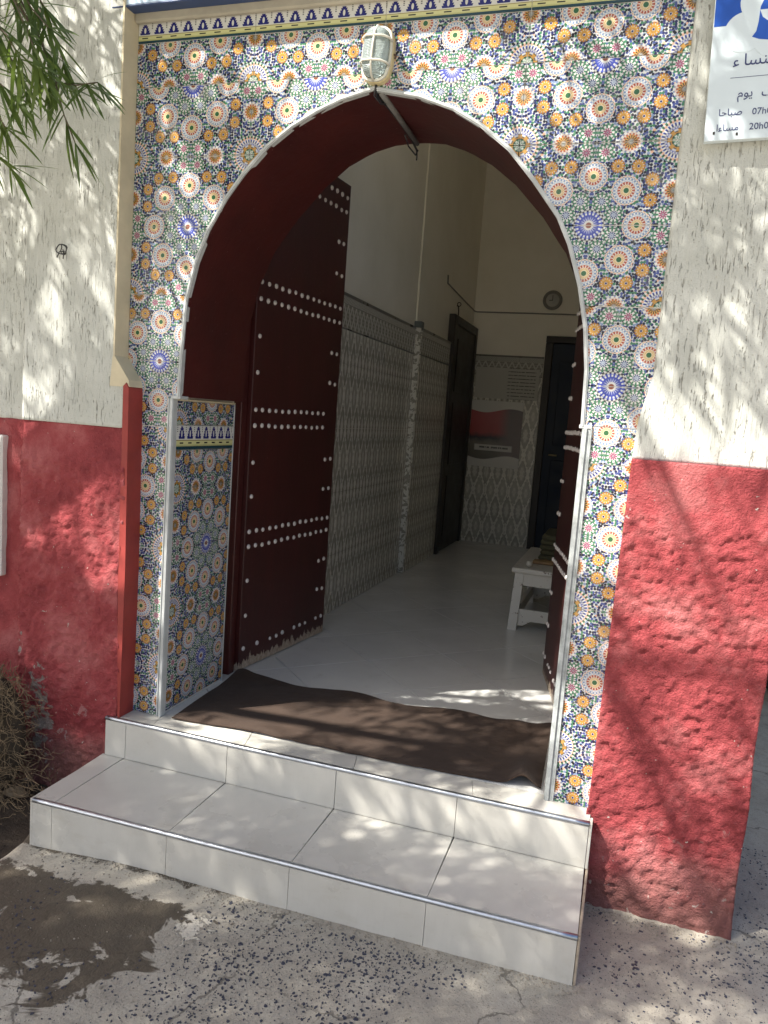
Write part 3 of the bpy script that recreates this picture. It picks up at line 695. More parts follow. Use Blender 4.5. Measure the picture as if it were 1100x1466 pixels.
def wains(parent, axis, const, a0, a1, sgn, tw=.25):
    """tiles on a wall: axis 'x' -> plane x=const running along y"""
    n_ = max(1, int(round((a1 - a0) / tw))); st = (a1 - a0) / n_
    rows = [(.0, .375), (.375, .775), (.775, 1.176), (1.176, 1.572), (1.572, 1.778)]
    def bx(m, a, b, t, z0, z1):
        if axis == 'x': m.box(min(const, const + sgn * t), max(const, const + sgn * t), a, b, z0, z1, .0008)
        else: m.box(a, b, min(const, const + sgn * t), max(const, const + sgn * t), z0, z1, .0008)
    for k in range(n_):
        a, b = a0 + k * st + .0012, a0 + (k + 1) * st - .0012
        pick = (lambda x, y, z: y) if axis == 'x' else (lambda x, y, z: x)
        for z0, z1 in rows:
            m = MB(); bx(m, a, b, .010 + rng.uniform(-.0005, .0005), z0 + .001, z1 - .001)
            m.build('wall_tile', M_DAM, parent, uvf=lambda x, y, z: ((pick(x, y, z) - a0) / tw, (z - .375) / .40))
        m = MB(); bx(m, a, b, .011, 1.786, 1.925); m.build('border_tile', M_LAT, parent, uvf=lambda x, y, z: ((pick(x, y, z) - a0) / .07, (z - 1.786) / .14))
        m = MB(); bx(m, a, b, .012, 1.927, 1.972); m.build('border_tile', M_LAT, parent, uvf=lambda x, y, z: ((pick(x, y, z) - a0) / .022, (z - 1.786) / .022))
    m = MB(); bx(m, a0, a1, .0135, 1.7785, 1.7855); m.build('dark_liner', M_DKT, parent)
    m = MB(); bx(m, a0, a1, .016, 1.973, 1.99); m.build('cap_strip', M_DKT, parent)
ws = thing('wainscot', (-.81, 2, 0), 'grey damask tile wainscot along the hall wall from the open door to the pilaster', 'wall tiling')
wains(ws, 'x', -.812, .92, 3.405, 1)
ws2 = thing('wainscot', (-.77, 4, 0), 'grey damask tile wainscot beyond the pale pilaster edge, up to the dark doorway', 'wall tiling')
wains(ws2, 'x', -.772, 3.46, 4.46, 1)
m = MB(); m.box(-.812, -.7585, 3.4085, 3.4195, .0, 1.985, .001)
def floral(nt, b):
    p = WPOS(nt); c = MX(nt, SS(nt, NOISE(nt, p, 28, 3, .6, .8), .50, .54), (.66, .65, .60), (.30, .29, .25))
    nt.links.new(c, b.inputs['Base Color']); b.inputs['Roughness'].default_value = .25
m.build('pilaster_tile', mat('floral_edge_tile', floral), ws2)
m = MB(); m.box(-.82, -.752, 3.395, 3.47, 1.99, 2.035, .004); m.build('pilaster_cap', vary('slate_cap', (.12, .14, .14), .5), ws2)
ws3 = thing('wainscot', (-.4, 5.55, 0), 'brown-grey tile wainscot on the back wall behind the poster', 'wall tiling')
wains(ws3, 'y', 5.56, -.772, -.03, -1)

# dark doorway on the left, blue door at the back
M_DKW = vary('dark_stained_wood', (.028, .022, .018), .5, .3, 10, .2, 60)
dd = thing('side_door', (-.77, 5.0, 0), 'dark brown wooden side door standing in the hall wall beyond the wainscot', 'door')
m = MB(); m.box(-.80, -.735, 4.475, 4.56, 0, 2.25, .006); m.build('jamb', M_DKW, dd)
m = MB(); m.box(-.80, -.735, 5.45, 5.53, 0, 2.25, .006); m.build('jamb', M_DKW, dd)
m = MB(); m.box(-.80, -.735, 4.56, 5.45, 2.17, 2.25, .006); m.build('lintel', M_DKW, dd)
m = MB(); m.box(-.80, -.752, 4.562, 5.448, 0.005, 2.168, .004); lf = m.build('leaf', M_DKW, dd)
for z0, z1 in ((.15, .75), (.85, 1.45), (1.55, 2.05)):
    m = MB(); m.box(-.753, -.742, 4.68, 5.33, z0, z1, .006); m.build('panel', M_DKW, lf)
bd = thing('blue_door', (.3, 5.55, 0), 'dark navy blue panelled door in the far back wall', 'door')
M_NVY = vary('navy_gloss_paint', (.007, .016, .036), .6, .2, 5)
m = MB(); m.box(-.02, .055, 5.50, 5.56, 0, 2.13, .004); m.build('jamb', M_DKW, bd)
m = MB(); m.box(.80, .875, 5.50, 5.56, 0, 2.13, .004); m.build('jamb', M_DKW, bd)
m = MB(); m.box(-.02, .875, 5.50, 5.56, 2.132, 2.2, .004); m.build('lintel', M_DKW, bd)
m = MB(); m.box(.057, .798, 5.515, 5.56, .005, 2.128, .003); lf = m.build('leaf', M_NVY, bd)
for z0, z1 in ((.2, .95), (1.1, 1.95)):
    m = MB(); m.box(.14, .71, 5.503, 5.516, z0, z1, .008); m.build('panel', M_NVY, lf)
m = MB(); m.tube([(.12, 5.50, 1.0), (.12, 5.46, 1.0), (.2, 5.46, 1.0)], .009, 8); m.build('handle', vary('dull_brass', (.3, .25, .15), .4, metal=.9), lf)

# poster, notice, clock, conduit, hook
def poster_m(nt, b):
    s = SEP(nt, UVC(nt)); u, v = s[0], s[1]
    wv = MA(nt, 'MULTIPLY', MA(nt, 'SINE', MA(nt, 'MULTIPLY', u, 6.0)), .035)
    pic = RAMP(nt, MA(nt, 'ADD', v, MA(nt, 'MULTIPLY', NOISE(nt, UVC(nt), 6, 3, .6), .12)), [(.2, (.10, .09, .07)), (.42, (.18, .16, .13)), (.5, (.02, .02, .03)), (.58, (.36, .05, .05)), (.8, (.42, .08, .08))])
    pic = MX(nt, SS(nt, u, .5, .8), pic, (.16, .12, .12))
    ban = MA(nt, 'MULTIPLY', SS(nt, MA(nt, 'ABSOLUTE', MA(nt, 'SUBTRACT', v, .29)), .05, .04), MA(nt, 'MULTIPLY', SS(nt, u, .1, .13), SS(nt, u, .86, .83)))
    pic = MX(nt, ban, pic, (.62, .6, .55))
    scr = MA(nt, 'MULTIPLY', SS(nt, MA(nt, 'ABSOLUTE', MA(nt, 'SUBTRACT', v, .295)), .016, .01), MA(nt, 'MULTIPLY', SS(nt, NOISE(nt, MAPV(nt, UVC(nt), (40, 12, 1)), 1.0, 2, .5), .45, .5), MA(nt, 'MULTIPLY', SS(nt, u, .2, .22), SS(nt, u, .78, .76))))
    pic = MX(nt, scr, pic, (.05, .05, .05))
    inn = MA(nt, 'MULTIPLY', SS(nt, MA(nt, 'ADD', v, wv), .14, .15), SS(nt, MA(nt, 'ADD', v, wv), .86, .85))
    nt.links.new(MX(nt, inn, (.62, .61, .57), pic), b.inputs['Base Color']); b.inputs['Roughness'].default_value = .3
po = MB(); po.box(-.735, -.19, 5.5385, 5.5425, .82, 1.515, .001)
o = po.build('poster', mat('poster_print', poster_m), None, origin=Vector((-.46, 5.54, 1.17)), uvf=lambda x, y, z: ((x + .735) / .545, (z - .82) / .695))
tag(o, 'printed poster with a red photograph and white wavy margins on the back wall', 'poster')
def notice_m(nt, b):
    s = SEP(nt, UVC(nt)); ln = MA(nt, 'PINGPONG', MA(nt, 'MULTIPLY', s[1], 9.), .5)
    w_ = MA(nt, 'MULTIPLY', SS(nt, ln, .14, .1), SS(nt, NOISE(nt, MAPV(nt, UVC(nt), (38, 9, 1)), 1., 2, .5), .42, .48))
    w_ = MA(nt, 'MULTIPLY', w_, MA(nt, 'MULTIPLY', SS(nt, s[0], .5, .53), SS(nt, s[0], .96, .94)))
    nt.links.new(MX(nt, w_, (.50, .49, .44), (.06, .06, .06)), b.inputs['Base Color'])
o_ = MB(); o_.box(-.72, -.06, 5.5405, 5.5435, 1.54, 1.86, .001)
o = o_.build('notice', mat('notice_print', notice_m), None, origin=Vector((-.39, 5.54, 1.7)), uvf=lambda x, y, z: ((x + .72) / .66, (z - 1.54) / .32))
tag(o, 'pale notice sheet with lines of small writing above the poster', 'notice')
ck = thing('wall_clock', (0.0, 5.55, 2.56), 'round grey wall clock high on the back wall', 'clock')
M_GR = vary('dull_grey_plastic', (.22, .21, .19), .5); M_GR2 = vary('pale_grey_face', (.42, .41, .37), .5)
def disc(cx, cy, cz, r0, y0, y1, seg=28): return [(cx + r0 * math.cos(2 * math.pi * k / seg), cz + r0 * math.sin(2 * math.pi * k / seg)) for k in range(seg)]
m = MB(); m.tube([(.0 + .082 * math.cos(t), 5.535, 2.56 + .082 * math.sin(t)) for t in np.linspace(0, 2 * math.pi, 33)], .016, 8, caps=False); m.build('rim', M_GR, ck, smooth=True)
m = MB(); m.prism(disc(0, 0, 2.56, .075, 0, 0), 'y', 5.535, 5.56); m.build('face', M_GR2, ck)
m = MB(); m.box(-.003, .003, 5.531, 5.534, 2.555, 2.61, .0005); m.build('hand', M_DKW, ck)
m = MB(); m.box(-.035, .003, 5.531, 5.534, 2.555, 2.561, .0005); m.build('hand', M_DKW, ck)
m = MB(); m.tube([(-.794, 4.29, 2.56), (-.794, 4.30, 2.49), (-.794, 5.0, 2.455), (-.794, 5.54, 2.43), (-.77, 5.552, 2.425), (.4, 5.552, 2.425), (1.1, 5.552, 2.425)], .007, 6)
o = m.build('conduit', M_GR, None, origin=Vector((-.764, 4.3, 2.45)), smooth=True); tag(o, 'thin grey cable conduit running along the upper hall walls', 'conduit')
m = MB(); m.tube([(-.80, 4.75, 2.36), (-.785, 4.75, 2.36), (-.78, 4.75, 2.31), (-.782, 4.76, 2.25)], .006, 6); m.tube([(-.78 + .018 * math.cos(t), 4.75, 2.375 + .018 * math.sin(t)) for t in np.linspace(0, 6.28, 12)], .004, 6)
o = m.build('wall_hook', M_DKW, None, origin=Vector((-.76, 4.75, 2.36)), smooth=True); tag(o, 'small dark hook on the wall above the side door', 'hook')

# ------------------------------------------------------------------ studded door leaves
def door_paint(nt, b):
    p = WPOS(nt); n1 = NOISE(nt, MAPV(nt, p, (1, 1, .25)), 9, 5, .65)
    c = RAMP(nt, n1, [(.3, (.038, .0075, .0075)), (.7, (.060, .0105, .010))])
    c = MX(nt, MA(nt, 'MULTIPLY', SS(nt, NOISE(nt, p, 70, 4, .7), .66, .7), .5), c, (.25, .12, .1))
    z = SEP(nt, p)[2]
    k = MA(nt, 'SUBTRACT', NOISE(nt, MAPV(nt, p, (1, 1, .3)), 26, 5, .7), MA(nt, 'MULTIPLY', z, 5.2))
    worn = SS(nt, k, .25, .29)
    c = MX(nt, worn, c, RAMP(nt, NOISE(nt, p, 50, 3, .6), [(.3, (.28, .21, .15)), (.7, (.50, .42, .33))]))
    nt.links.new(c, b.inputs['Base Color']); b.inputs['Roughness'].default_value = .42
    h = MA(nt, 'SUBTRACT', MA(nt, 'MULTIPLY', NOISE(nt, MAPV(nt, p, (1, 1, .15)), 40, 3, .6), .5), worn)
    nt.links.new(BUMP(nt, h, .3, .003), b.inputs['Normal'])
M_DOOR = mat('oxblood_door_paint', door_paint)
M_STUD = vary('white_stud_paint', (.62, .58, .56), .4, .1, 60)
st = MB(); SEG = 10
rings = [(.0118, 0.0), (.0105, .0048), (.0062, .0078)]
vs = [(r_ * math.cos(2 * math.pi * k / SEG), -h, r_ * math.sin(2 * math.pi * k / SEG)) for r_, h in rings for k in range(SEG)] + [(0, -.0088, 0)]
fs = [[i * SEG + k, i * SEG + (k + 1) % SEG, (i + 1) * SEG + (k + 1) % SEG, (i + 1) * SEG + k] for i in range(2) for k in range(SEG)] + [[2 * SEG + k, 2 * SEG + (k + 1) % SEG, 3 * SEG] for k in range(SEG)]
st.add(vs, fs); STUD = st.mesh('stud', M_STUD, smooth=True)
ROWS = [2.42, 2.343, 1.838, 1.760, 1.258, 1.183, .681, .607]
SING = [2.175, 2.008, 1.591, 1.426, 1.011, .849, .441, .274]
def door_leaf(hinge, free, flip, label, skip):
    h = Vector(hinge); f = Vector(free); t = (f - h); L = t.length; t.normalize()
    ang = math.atan2(t.y, t.x)
    root = thing('door_leaf', (h.x, h.y, 0.006), label, 'door', 'open leaves of the studded double door')
    root.rotation_euler.z = ang
    WLOC[root] = Vector((0, 0, 0))
    sg = 1 if flip else -1          # visible side of the leaf in local y
    y0, y1 = (-.05, 0) if sg > 0 else (0, .05)
    m = MB(); m.box(.0005, L, y0, y1, 0, 2.485, .002); m.build('panel', M_DOOR, root)
    m = MB(); yb = (.05, .075) if sg < 0 else (-.075, -.05)
    for z in (.25, 1.2, 2.2): m.box(.03, L - .03, yb[0], yb[1], z, z + .1, .004)
    m.build('ledge_rails', M_DOOR, root)
    m = MB()
    y0, y1 = (-.0505, .0005) if sg > 0 else (-.0005, .0505)
    m.box(-.004, .0003, y0, y1, 0, 2.486, .001); m.build('hinge_edge', M_DOOR, root)
    def stud(u, z, s=1.0):
        o = bpy.data.objects.new('stud', STUD); link(o, root); o.location = (u, 0, z - .006)
        if sg > 0: o.rotation_euler = (0, 0, math.pi)
        o.scale = (s, s, s)
        return o
    us = [.032 + .0598 * k for k in range(14)]
    for z in ROWS:
        for k, u in enumerate(us):
            if (round(z, 3), k) in skip: continue
            stud(u + rng.uniform(-.002, .002), z + rng.uniform(-.0025, .0025), rng.uniform(.9, 1.06))
    for z in SING:
        for u in (.035, .742, .802):
            stud(u + rng.uniform(-.002, .002), z + rng.uniform(-.003, .003), rng.uniform(.9, 1.05))
    for k in (0, 2, 4, 5, 6, 8, 9, 10, 12, 13): stud(us[k], .105 + rng.uniform(-.004, .004), rng.uniform(.8, 1.05))
    return root
door_leaf((-.752, .62, 0), (-.662, 1.463, 0), False, 'oxblood red studded door leaf swung open against the damask tiled wall', {(1.258, 12), (1.258, 13), (1.183, 12), (1.183, 13)})
door_leaf((.786, .60, 0), (.612, 1.385, 0), True, 'oxblood red studded door leaf swung open beside the white bench', set())
fr = thing('door_frame', (0, .58, 0), 'dark red timber posts and head framing the studded double door', 'door frame')
m = MB(); m.box(-.8125, -.772, .561, .615, -.01, 2.56, .003); m.build('post', M_SOF, fr)
m = MB(); m.box(.80, .828, .561, .60, -.01, 2.56, .003); m.build('post', M_SOF, fr)
m = MB(); m.box(-.772, .80, .561, .60, 2.497, 2.57, .003); m.build('head', M_SOF, fr)

# ------------------------------------------------------------------ doormat
def mat_m(nt, b):
    p = WPOS(nt); n1 = NOISE(nt, p, 6, 5, .65); n2 = NOISE(nt, p, 420, 3, .6)
    c = RAMP(nt, n1, [(.3, (.030, .018, .013)), (.7, (.052, .033, .024))]); c = MX(nt, MA(nt, 'MULTIPLY', n2, .5), c, (.075, .05, .036))
    c = MX(nt, MA(nt, 'MULTIPLY', SS(nt, NOISE(nt, p, 14, 5, .7), .6, .8), .35), c, (.10, .08, .06))
    nt.links.new(c, b.inputs['Base Color']); b.inputs['Roughness'].default_value = .95; b.inputs['Specular IOR Level'].default_value = .1
    b.inputs['Sheen Weight'].default_value = .08
    nt.links.new(BUMP(nt, MA(nt, 'ADD', MA(nt, 'MULTIPLY', n2, .4), NOISE(nt, p, 18, 3, .6)), .6, .006), b.inputs['Normal'])
nu, nv = 110, 46
u, v = np.meshgrid(np.linspace(0, 1, nu), np.linspace(0, 1, nv))
c00, c10, c01, c11 = (np.array(p) for p in ((-.705, -.012), (.757, .052), (-.742, .590), (.735, .622)))
XY = (c00[None, None] * ((1 - u) * (1 - v))[..., None] + c10 * (u * (1 - v))[..., None] + c01 * ((1 - u) * v)[..., None] + c11 * (u * v)[..., None])
bx = XY[..., 0]; by = XY[..., 1].copy()
by += v * (.020 * np.sin(u * 19 + .7) * np.exp(-((u - .5) * 1.6) ** 2) + .018 * (fbm(u * 9, u * 0, 5) - .5) - .012 * np.sin(np.pi * u)) + (1 - v) * (.022 * (fbm(u * 8, u * 0 + 3, 9) - .5) + .014 * np.sin(u * 6.3))
bz = .0075 + .010 * (fbm(u * 6, v * 3, 21, 3) - .35) * 1.2 + .006 * np.maximum(0, v - .9) * 10 * (.5 + .5 * np.sin(u * 19))
bz = np.maximum(bz, .0055)
bz += .040 * np.exp(-(((u - .955) / .03) ** 2)) * np.exp(-((v / .28) ** 2)) + .018 * np.exp(-((u - 1) / .04) ** 2) * v + .03 * np.exp(-(((u - .90) / .05) ** 2)) * np.exp(-(((v - 1) / .25) ** 2)) * .5
bz += .02 * np.exp(-((u - .02) / .03) ** 2) * np.exp(-(((v - 1) / .15) ** 2))
T = np.stack([bx, by, bz], 2); Bt = T.copy(); Bt[..., 2] -= .004
m = MB(); grid_sheet(m, T, nu, nv); skirt(m, T, nu, nv, (0, 0, -.004)); b0 = len(m.v); grid_sheet(m, Bt, nu, nv)
o = m.build('doormat', mat('brown_felt', mat_m), None, origin=Vector((0, .3, .0)), smooth=True)
tag(o, 'long rumpled brown felt mat laid across the threshold', 'doormat')

# ------------------------------------------------------------------ bench inside
def chipped(nt, b):
    p = WPOS(nt); n = NOISE(nt, p, 32, 5, .7)
    c = MX(nt, SS(nt, n, .62, .66), (.60, .58, .53), (.16, .11, .08))
    nt.links.new(c, b.inputs['Base Color']); b.inputs['Roughness'].default_value = .5
    nt.links.new(BUMP(nt, SS(nt, n, .62, .66), .3, -.002), b.inputs['Normal'])
M_CHW = mat('chipped_white_paint', chipped)
be = thing('bench', (.62, 2.65, 0), 'low white painted wooden bench with chipped edges behind the open door leaf', 'bench')
def leg(x0, y0, sx, sy):
    m = MB(); w_ = .055
    top = [(x0, y0), (x0 + w_ * sx, y0), (x0 + w_ * sx, y0 + .05 * sy), (x0, y0 + .05 * sy)]
    dx, dy = -.018 * sx, -.012 * sy
    m.add([(x + dx, y + dy, 0) for x, y in top] + [(x, y, .368) for x, y in top], [(0, 1, 2, 3), (4, 5, 6, 7), (0, 1, 5, 4), (1, 2, 6, 5), (2, 3, 7, 6), (3, 0, 4, 7)])
    m.build('leg', M_CHW, be)
BX0, BX1, BY0, BY1 = .322, .92, 2.175, 3.05
leg(BX0, BY0, 1, 1); leg(BX1, BY0, -1, 1); leg(BX0, BY1, 1, -1); leg(BX1, BY1, -1, -1)
m = MB(); m.box(BX0 - .022, BX1 + .022, BY0 - .025, BY1 + .025, .368, .398, .005); m.build('top', M_CHW, be)
for yy in (BY0 + .008, BY1 - .034):
    m = MB(); m.box(BX0 + .05, BX1 - .05, yy, yy + .026, .285, .367, .002); m.build('apron', M_CHW, be)
    m = MB(); m.prism([(BX0 + .04, .135), (BX0 + .04, .03), (BX0 + .075, .03), (BX0 + .12, .062), (BX1 - .12, .062), (BX1 - .075, .03), (BX1 - .04, .03), (BX1 - .04, .135)], 'y', yy + .002, yy + .024); m.build('lower_rail', M_CHW, be)
for xx in (BX0 + .01, BX1 - .036):
    m = MB(); m.box(xx, xx + .026, BY0 + .05, BY1 - .05, .285, .367, .002); m.build('apron', M_CHW, be)
    m = MB(); m.box(xx, xx + .026, BY0 + .05, BY1 - .05, .06, .13, .002); m.build('lower_rail', M_CHW, be)
M_PLK = vary('honey_wood', (.30, .18, .08), .55, .2, 12)
br = thing('wooden_paddle', (.6, 2.4, .398), 'varnished wooden paddle lying on the white bench top', 'paddle')
m = MB(); m.box(.40, .84, 2.36, 2.44, .40, .422, .006); m.build('blade', M_PLK, br)
m = MB(); m.tube([(.84, 2.40, .411), (.90, 2.41, .411)], .011, 8); m.build('grip', M_PLK, br)
m = MB()
for k in range(7):
    pass
m.add([(.395 + .021 * math.cos(a) * math.cos(e), 2.235 + .021 * math.sin(a) * math.cos(e), .418 + .021 * math.sin(e)) for e in np.linspace(-1.4, 1.4, 7) for a in np.linspace(0, 2 * math.pi, 12, endpoint=False)],
      [[i * 12 + k, i * 12 + (k + 1) % 12, (i + 1) * 12 + (k + 1) % 12, (i + 1) * 12 + k] for i in range(6) for k in range(12)] + [list(range(12)), list(range(72, 84))])
o = m.build('soap_ball', vary('off_white_soap', (.55, .52, .46), .5), None, origin=Vector((.395, 2.235, .398)), smooth=True); tag(o, 'small off-white ball resting at the front corner of the bench', 'soap')
M_MAT = vary('olive_mat', (.085, .08, .045), .9, .3, 30, .5, 90)
for k in range(5):
    m = MB(); y0 = 2.55; dz = .398 + k * .034
    m.box(.42 + rng.uniform(-.012, .012), .90, y0 + rng.uniform(-.012, .012), 2.98, dz + .001, dz + .033, .010)
    o = m.build('folded_mat', M_MAT, None, origin=Vector((.66, 2.76, dz)))
    tag(o, ('lowest olive folded mat, lying on the white bench top', 'second olive folded mat up from the bench top', 'middle olive folded mat of the stack on the bench', 'olive folded mat just under the topmost of the bench stack', 'topmost olive folded mat of the stack on the bench')[k], 'mat', 'folded mats stacked on the bench')

# ------------------------------------------------------------------ bulkhead lamp
M_LB = vary('yellowed_plastic', (.58, .49, .28), .45, .1, 20)
M_LC = vary('white_cage_plastic', (.64, .62, .54), .45, .08, 20)
def glassy(nt, b):
    p = WPOS(nt); z = SEP(nt, p)[2]
    b.inputs['Base Color'].default_value = (.52, .60, .60, 1); b.inputs['Roughness'].default_value = .18
    b.inputs['Transmission Weight'].default_value = .55; b.inputs['IOR'].default_value = 1.3
    nt.links.new(BUMP(nt, MA(nt, 'SINE', MA(nt, 'MULTIPLY', z, 1300.)), .5, .0015), b.inputs['Normal'])
M_GLS = mat('ribbed_glass', glassy)
LZ, LX = 2.463, -.012; LT = math.radians(4)
lamp = thing('bulkhead_lamp', (LX, 0, LZ), 'oval bulkhead lamp with ribbed glass and white cage above the arch point', 'lamp')
def LP(a, y, b):   # local oval coords -> world, tilted
    return (LX + a * math.cos(LT) + b * math.sin(LT), y, LZ - a * math.sin(LT) + b * math.cos(LT))
def oval(hw, hh, n_=40):
    out = []
    for k in range(n_):
        t = 2 * math.pi * k / n_; c_, s_ = math.cos(t), math.sin(t)
        out.append((hw * math.copysign(abs(c_) ** .8, c_), (hh - hw) * math.copysign(min(1, abs(s_) * 1.6), s_) + hw * s_))
    return out
def oval_loft(m, secs, n_=40, cap0=True, cap1=True):
    b = len(m.v)
    for hw, hh, y in secs: m.v += [LP(a, y, q) for a, q in oval(hw, hh, n_)]
    for i in range(len(secs) - 1):
        for k in range(n_): m.f.append([b + i * n_ + k, b + i * n_ + (k + 1) % n_, b + (i + 1) * n_ + (k + 1) % n_, b + (i + 1) * n_ + k]); m.mi.append(0)
    if cap0: m.f.append([b + k for k in range(n_)]); m.mi.append(0)
    if cap1: m.f.append([b + (len(secs) - 1) * n_ + k for k in range(n_)]); m.mi.append(0)
m = MB(); oval_loft(m, [(.054, .088, -.003), (.054, .088, -.026), (.050, .084, -.032)]); m.build('base', M_LB, lamp, smooth=False)
m = MB(); oval_loft(m, [(.044, .078, -.0325), (.044, .078, -.052), (.040, .073, -.066), (.030, .060, -.075), (.012, .035, -.079)]); m.build('glass', M_GLS, lamp, smooth=True)
m = MB(); oval_loft(m, [(.0525, .0865, -.0325), (.0525, .0865, -.040), (.0455, .0795, -.0405), (.0455, .0795, -.0325), (.0525, .0865, -.0325)], cap0=False, cap1=False); m.build('cage_ring', M_LC, lamp)
def bar(pts, nm='cage_bar'):
    m = MB(); m.tube([LP(*p) for p in pts], .0038, 6); m.build(nm, M_LC, lamp, smooth=True)
bar([(0, -.036, .084), (0, -.062, .076), (0, -.080, .052), (0, -.084, .0), (0, -.080, -.052), (0, -.062, -.076), (0, -.036, -.084)])
for q in (.040, -.036): bar([(-.050, -.036, q), (-.046, -.060, q), (-.030, -.078, q), (0, -.083, q), (.030, -.078, q), (.046, -.060, q), (.050, -.036, q)])
m = MB(); m.tube([LP(.054, -.02, .006), LP(.062, -.02, .003), LP(.060, -.02, -.008)], .0035, 6); m.build('clip', vary('rusty_clip', (.10, .06, .04), .7), lamp)
cb = MB()
cb.tube([(LX - .003, -.014, LZ - .086), (LX - .006, -.010, 2.362), (LX - .01, .02, 2.352), (LX, .10, 2.350), (LX + .004, .25, 2.350), (LX + .002, .42, 2.345), (LX + .0, .50, 2.335)], .0042, 8)
cb.tube([(LX - .006, -.012, 2.37), (LX - .012, -.004, 2.345), (LX + .002, .03, 2.330), (LX + .006, .07, 2.346)], .0025, 6)
cb.tube([(LX - .01, .36, 2.346), (LX - .012, .42, 2.325), (LX + .0, .485, 2.312), (LX + .004, .50, 2.335)], .003, 6)
cb.tube([(LX + .002, .49, 2.335), (LX + .003, .495, 2.315), (LX + .003, .495, 2.295)], .003, 6)
o = cb.build('lamp_cable', vary('black_cable', (.022, .022, .026), .5), None, origin=Vector((LX, 0, 2.36)), smooth=True); tag(o, 'loose black cable running from the lamp under the arch crown', 'cable')
wb = MB(); wb.tube([(LX + .012, .005, 2.356), (LX + .012, .2, 2.352), (LX + .012, .46, 2.346)], [.011, .010, .009], 8)
o = wb.build('conduit_pipe', vary('dusty_grey_pipe', (.16, .155, .15), .6, .2, 30), None, origin=Vector((LX, .01, 2.35)), smooth=True); tag(o, 'dusty grey pipe fixed along the crown of the arch soffit', 'pipe')

# ------------------------------------------------------------------ hours sign
M_SGN = vary('sign_white', (.62, .70, .74), .35, .03, 3); M_SBL = vary('sign_blue', (.010, .075, .40), .35, .08, 6); M_TXT = vary('sign_text', (.03, .04, .14), .5, .1, 30)
sg = thing('hours_sign', (1.0403, -.05, 2.1434), 'white sign with blue emblem and Arabic opening hours on the roughcast wall', 'sign')
sg.rotation_euler.y = -R_(2.0)
WLOC[sg] = Vector((0, 0, 0))
m = MB(); m.box(0, .345, .0, .022, 0, .62, .0015); m.build('board', M_SGN, sg)
m = MB(); m.box(.0015, .225, -.0006, .0015, .3185, .62); m.build('emblem_field', M_SBL, sg)
def dsc(cx, cz, r, y, nm, mt, n_=36):
    m = MB(); m.prism([(cx + r * math.cos(2 * math.pi * k / n_), cz + r * math.sin(2 * math.pi * k / n_)) for k in range(n_)], 'y', y, .001); return m.build(nm, mt, sg)
dsc(.086, .296, .056, -.0009, 'emblem_cloud', M_SGN); dsc(.130, .378, .062, -.0012, 'emblem_cloud', M_SGN); dsc(.19, .30, .09, -.0010, 'emblem_cloud', M_SGN)
bell = [(.106, .281), (.125, .273), (.150, .2690), (.185, .270), (.205, .281), (.194, .295), (.190, .32), (.188, .36), (.176, .39), (.155, .402), (.134, .39), (.122, .36), (.120, .32), (.116, .295)]
m = MB(); m.prism(bell, 'y', -.0016, .001); m.build('emblem_dome', M_SBL, sg)
m = MB(); m.prism([(.1215, .352), (.190, .352), (.182, .332), (.164, .318), (.162, .297), (.150, .297), (.148, .318), (.130, .332)], 'y', -.0020, .001); m.build('emblem_lamp', M_SGN, sg)
m = MB(); m.box(.058, .31, -.0008, .0006, .1722, .1734); m.build('rule', M_TXT, sg)
def text(body, x, z, size):
    cu = bpy.data.curves.new('t', 'FONT'); cu.body = body; cu.size = size; cu.extrude = .0006; cu.resolution_u = 3
    ob = bpy.data.objects.new('t', cu); COL.objects.link(ob)
    bpy.context.view_layer.update()
    me = bpy.data.meshes.new_from_object(ob.evaluated_get(bpy.context.evaluated_depsgraph_get()))
    bpy.data.objects.remove(ob)
    me.transform(Matrix.Translation((x, -.0006, z)) @ Matrix.Rotation(math.pi / 2, 4, 'X'))
    me.materials.clear(); me.materials.append(M_TXT)
    o = bpy.data.objects.new('lettering', me); link(o, sg); return o
text('\uFE8D\uFE80\uFE8E\uFEB4\uFEE3', .030, .0265, .027); text('20h00', .119, .0255, .026)
text('\uFE8E\uFEA3\uFE8E\uFE92\uFEBB', .033, .069, .027); text('07h00', .1235, .067, .026)
text('\uFEE1\uFEEE\uFEF3', .080, .1175, .034); text('\uFED2\uFEBC\uFEE7', .144, .1165, .034)
text('\uFE80', .061, .205, .045); text('\uFE8E\uFEB4\uFEE8\uFEDF\uFE8D', .089, .205, .045)
for (x, z) in ((.022, .018), (.085, .012)):
    m = MB(); m.box(x, x + .006, -.0015, .0005, z, z + .008, .0005); m.build('rust_spot', M_DKW, sg)

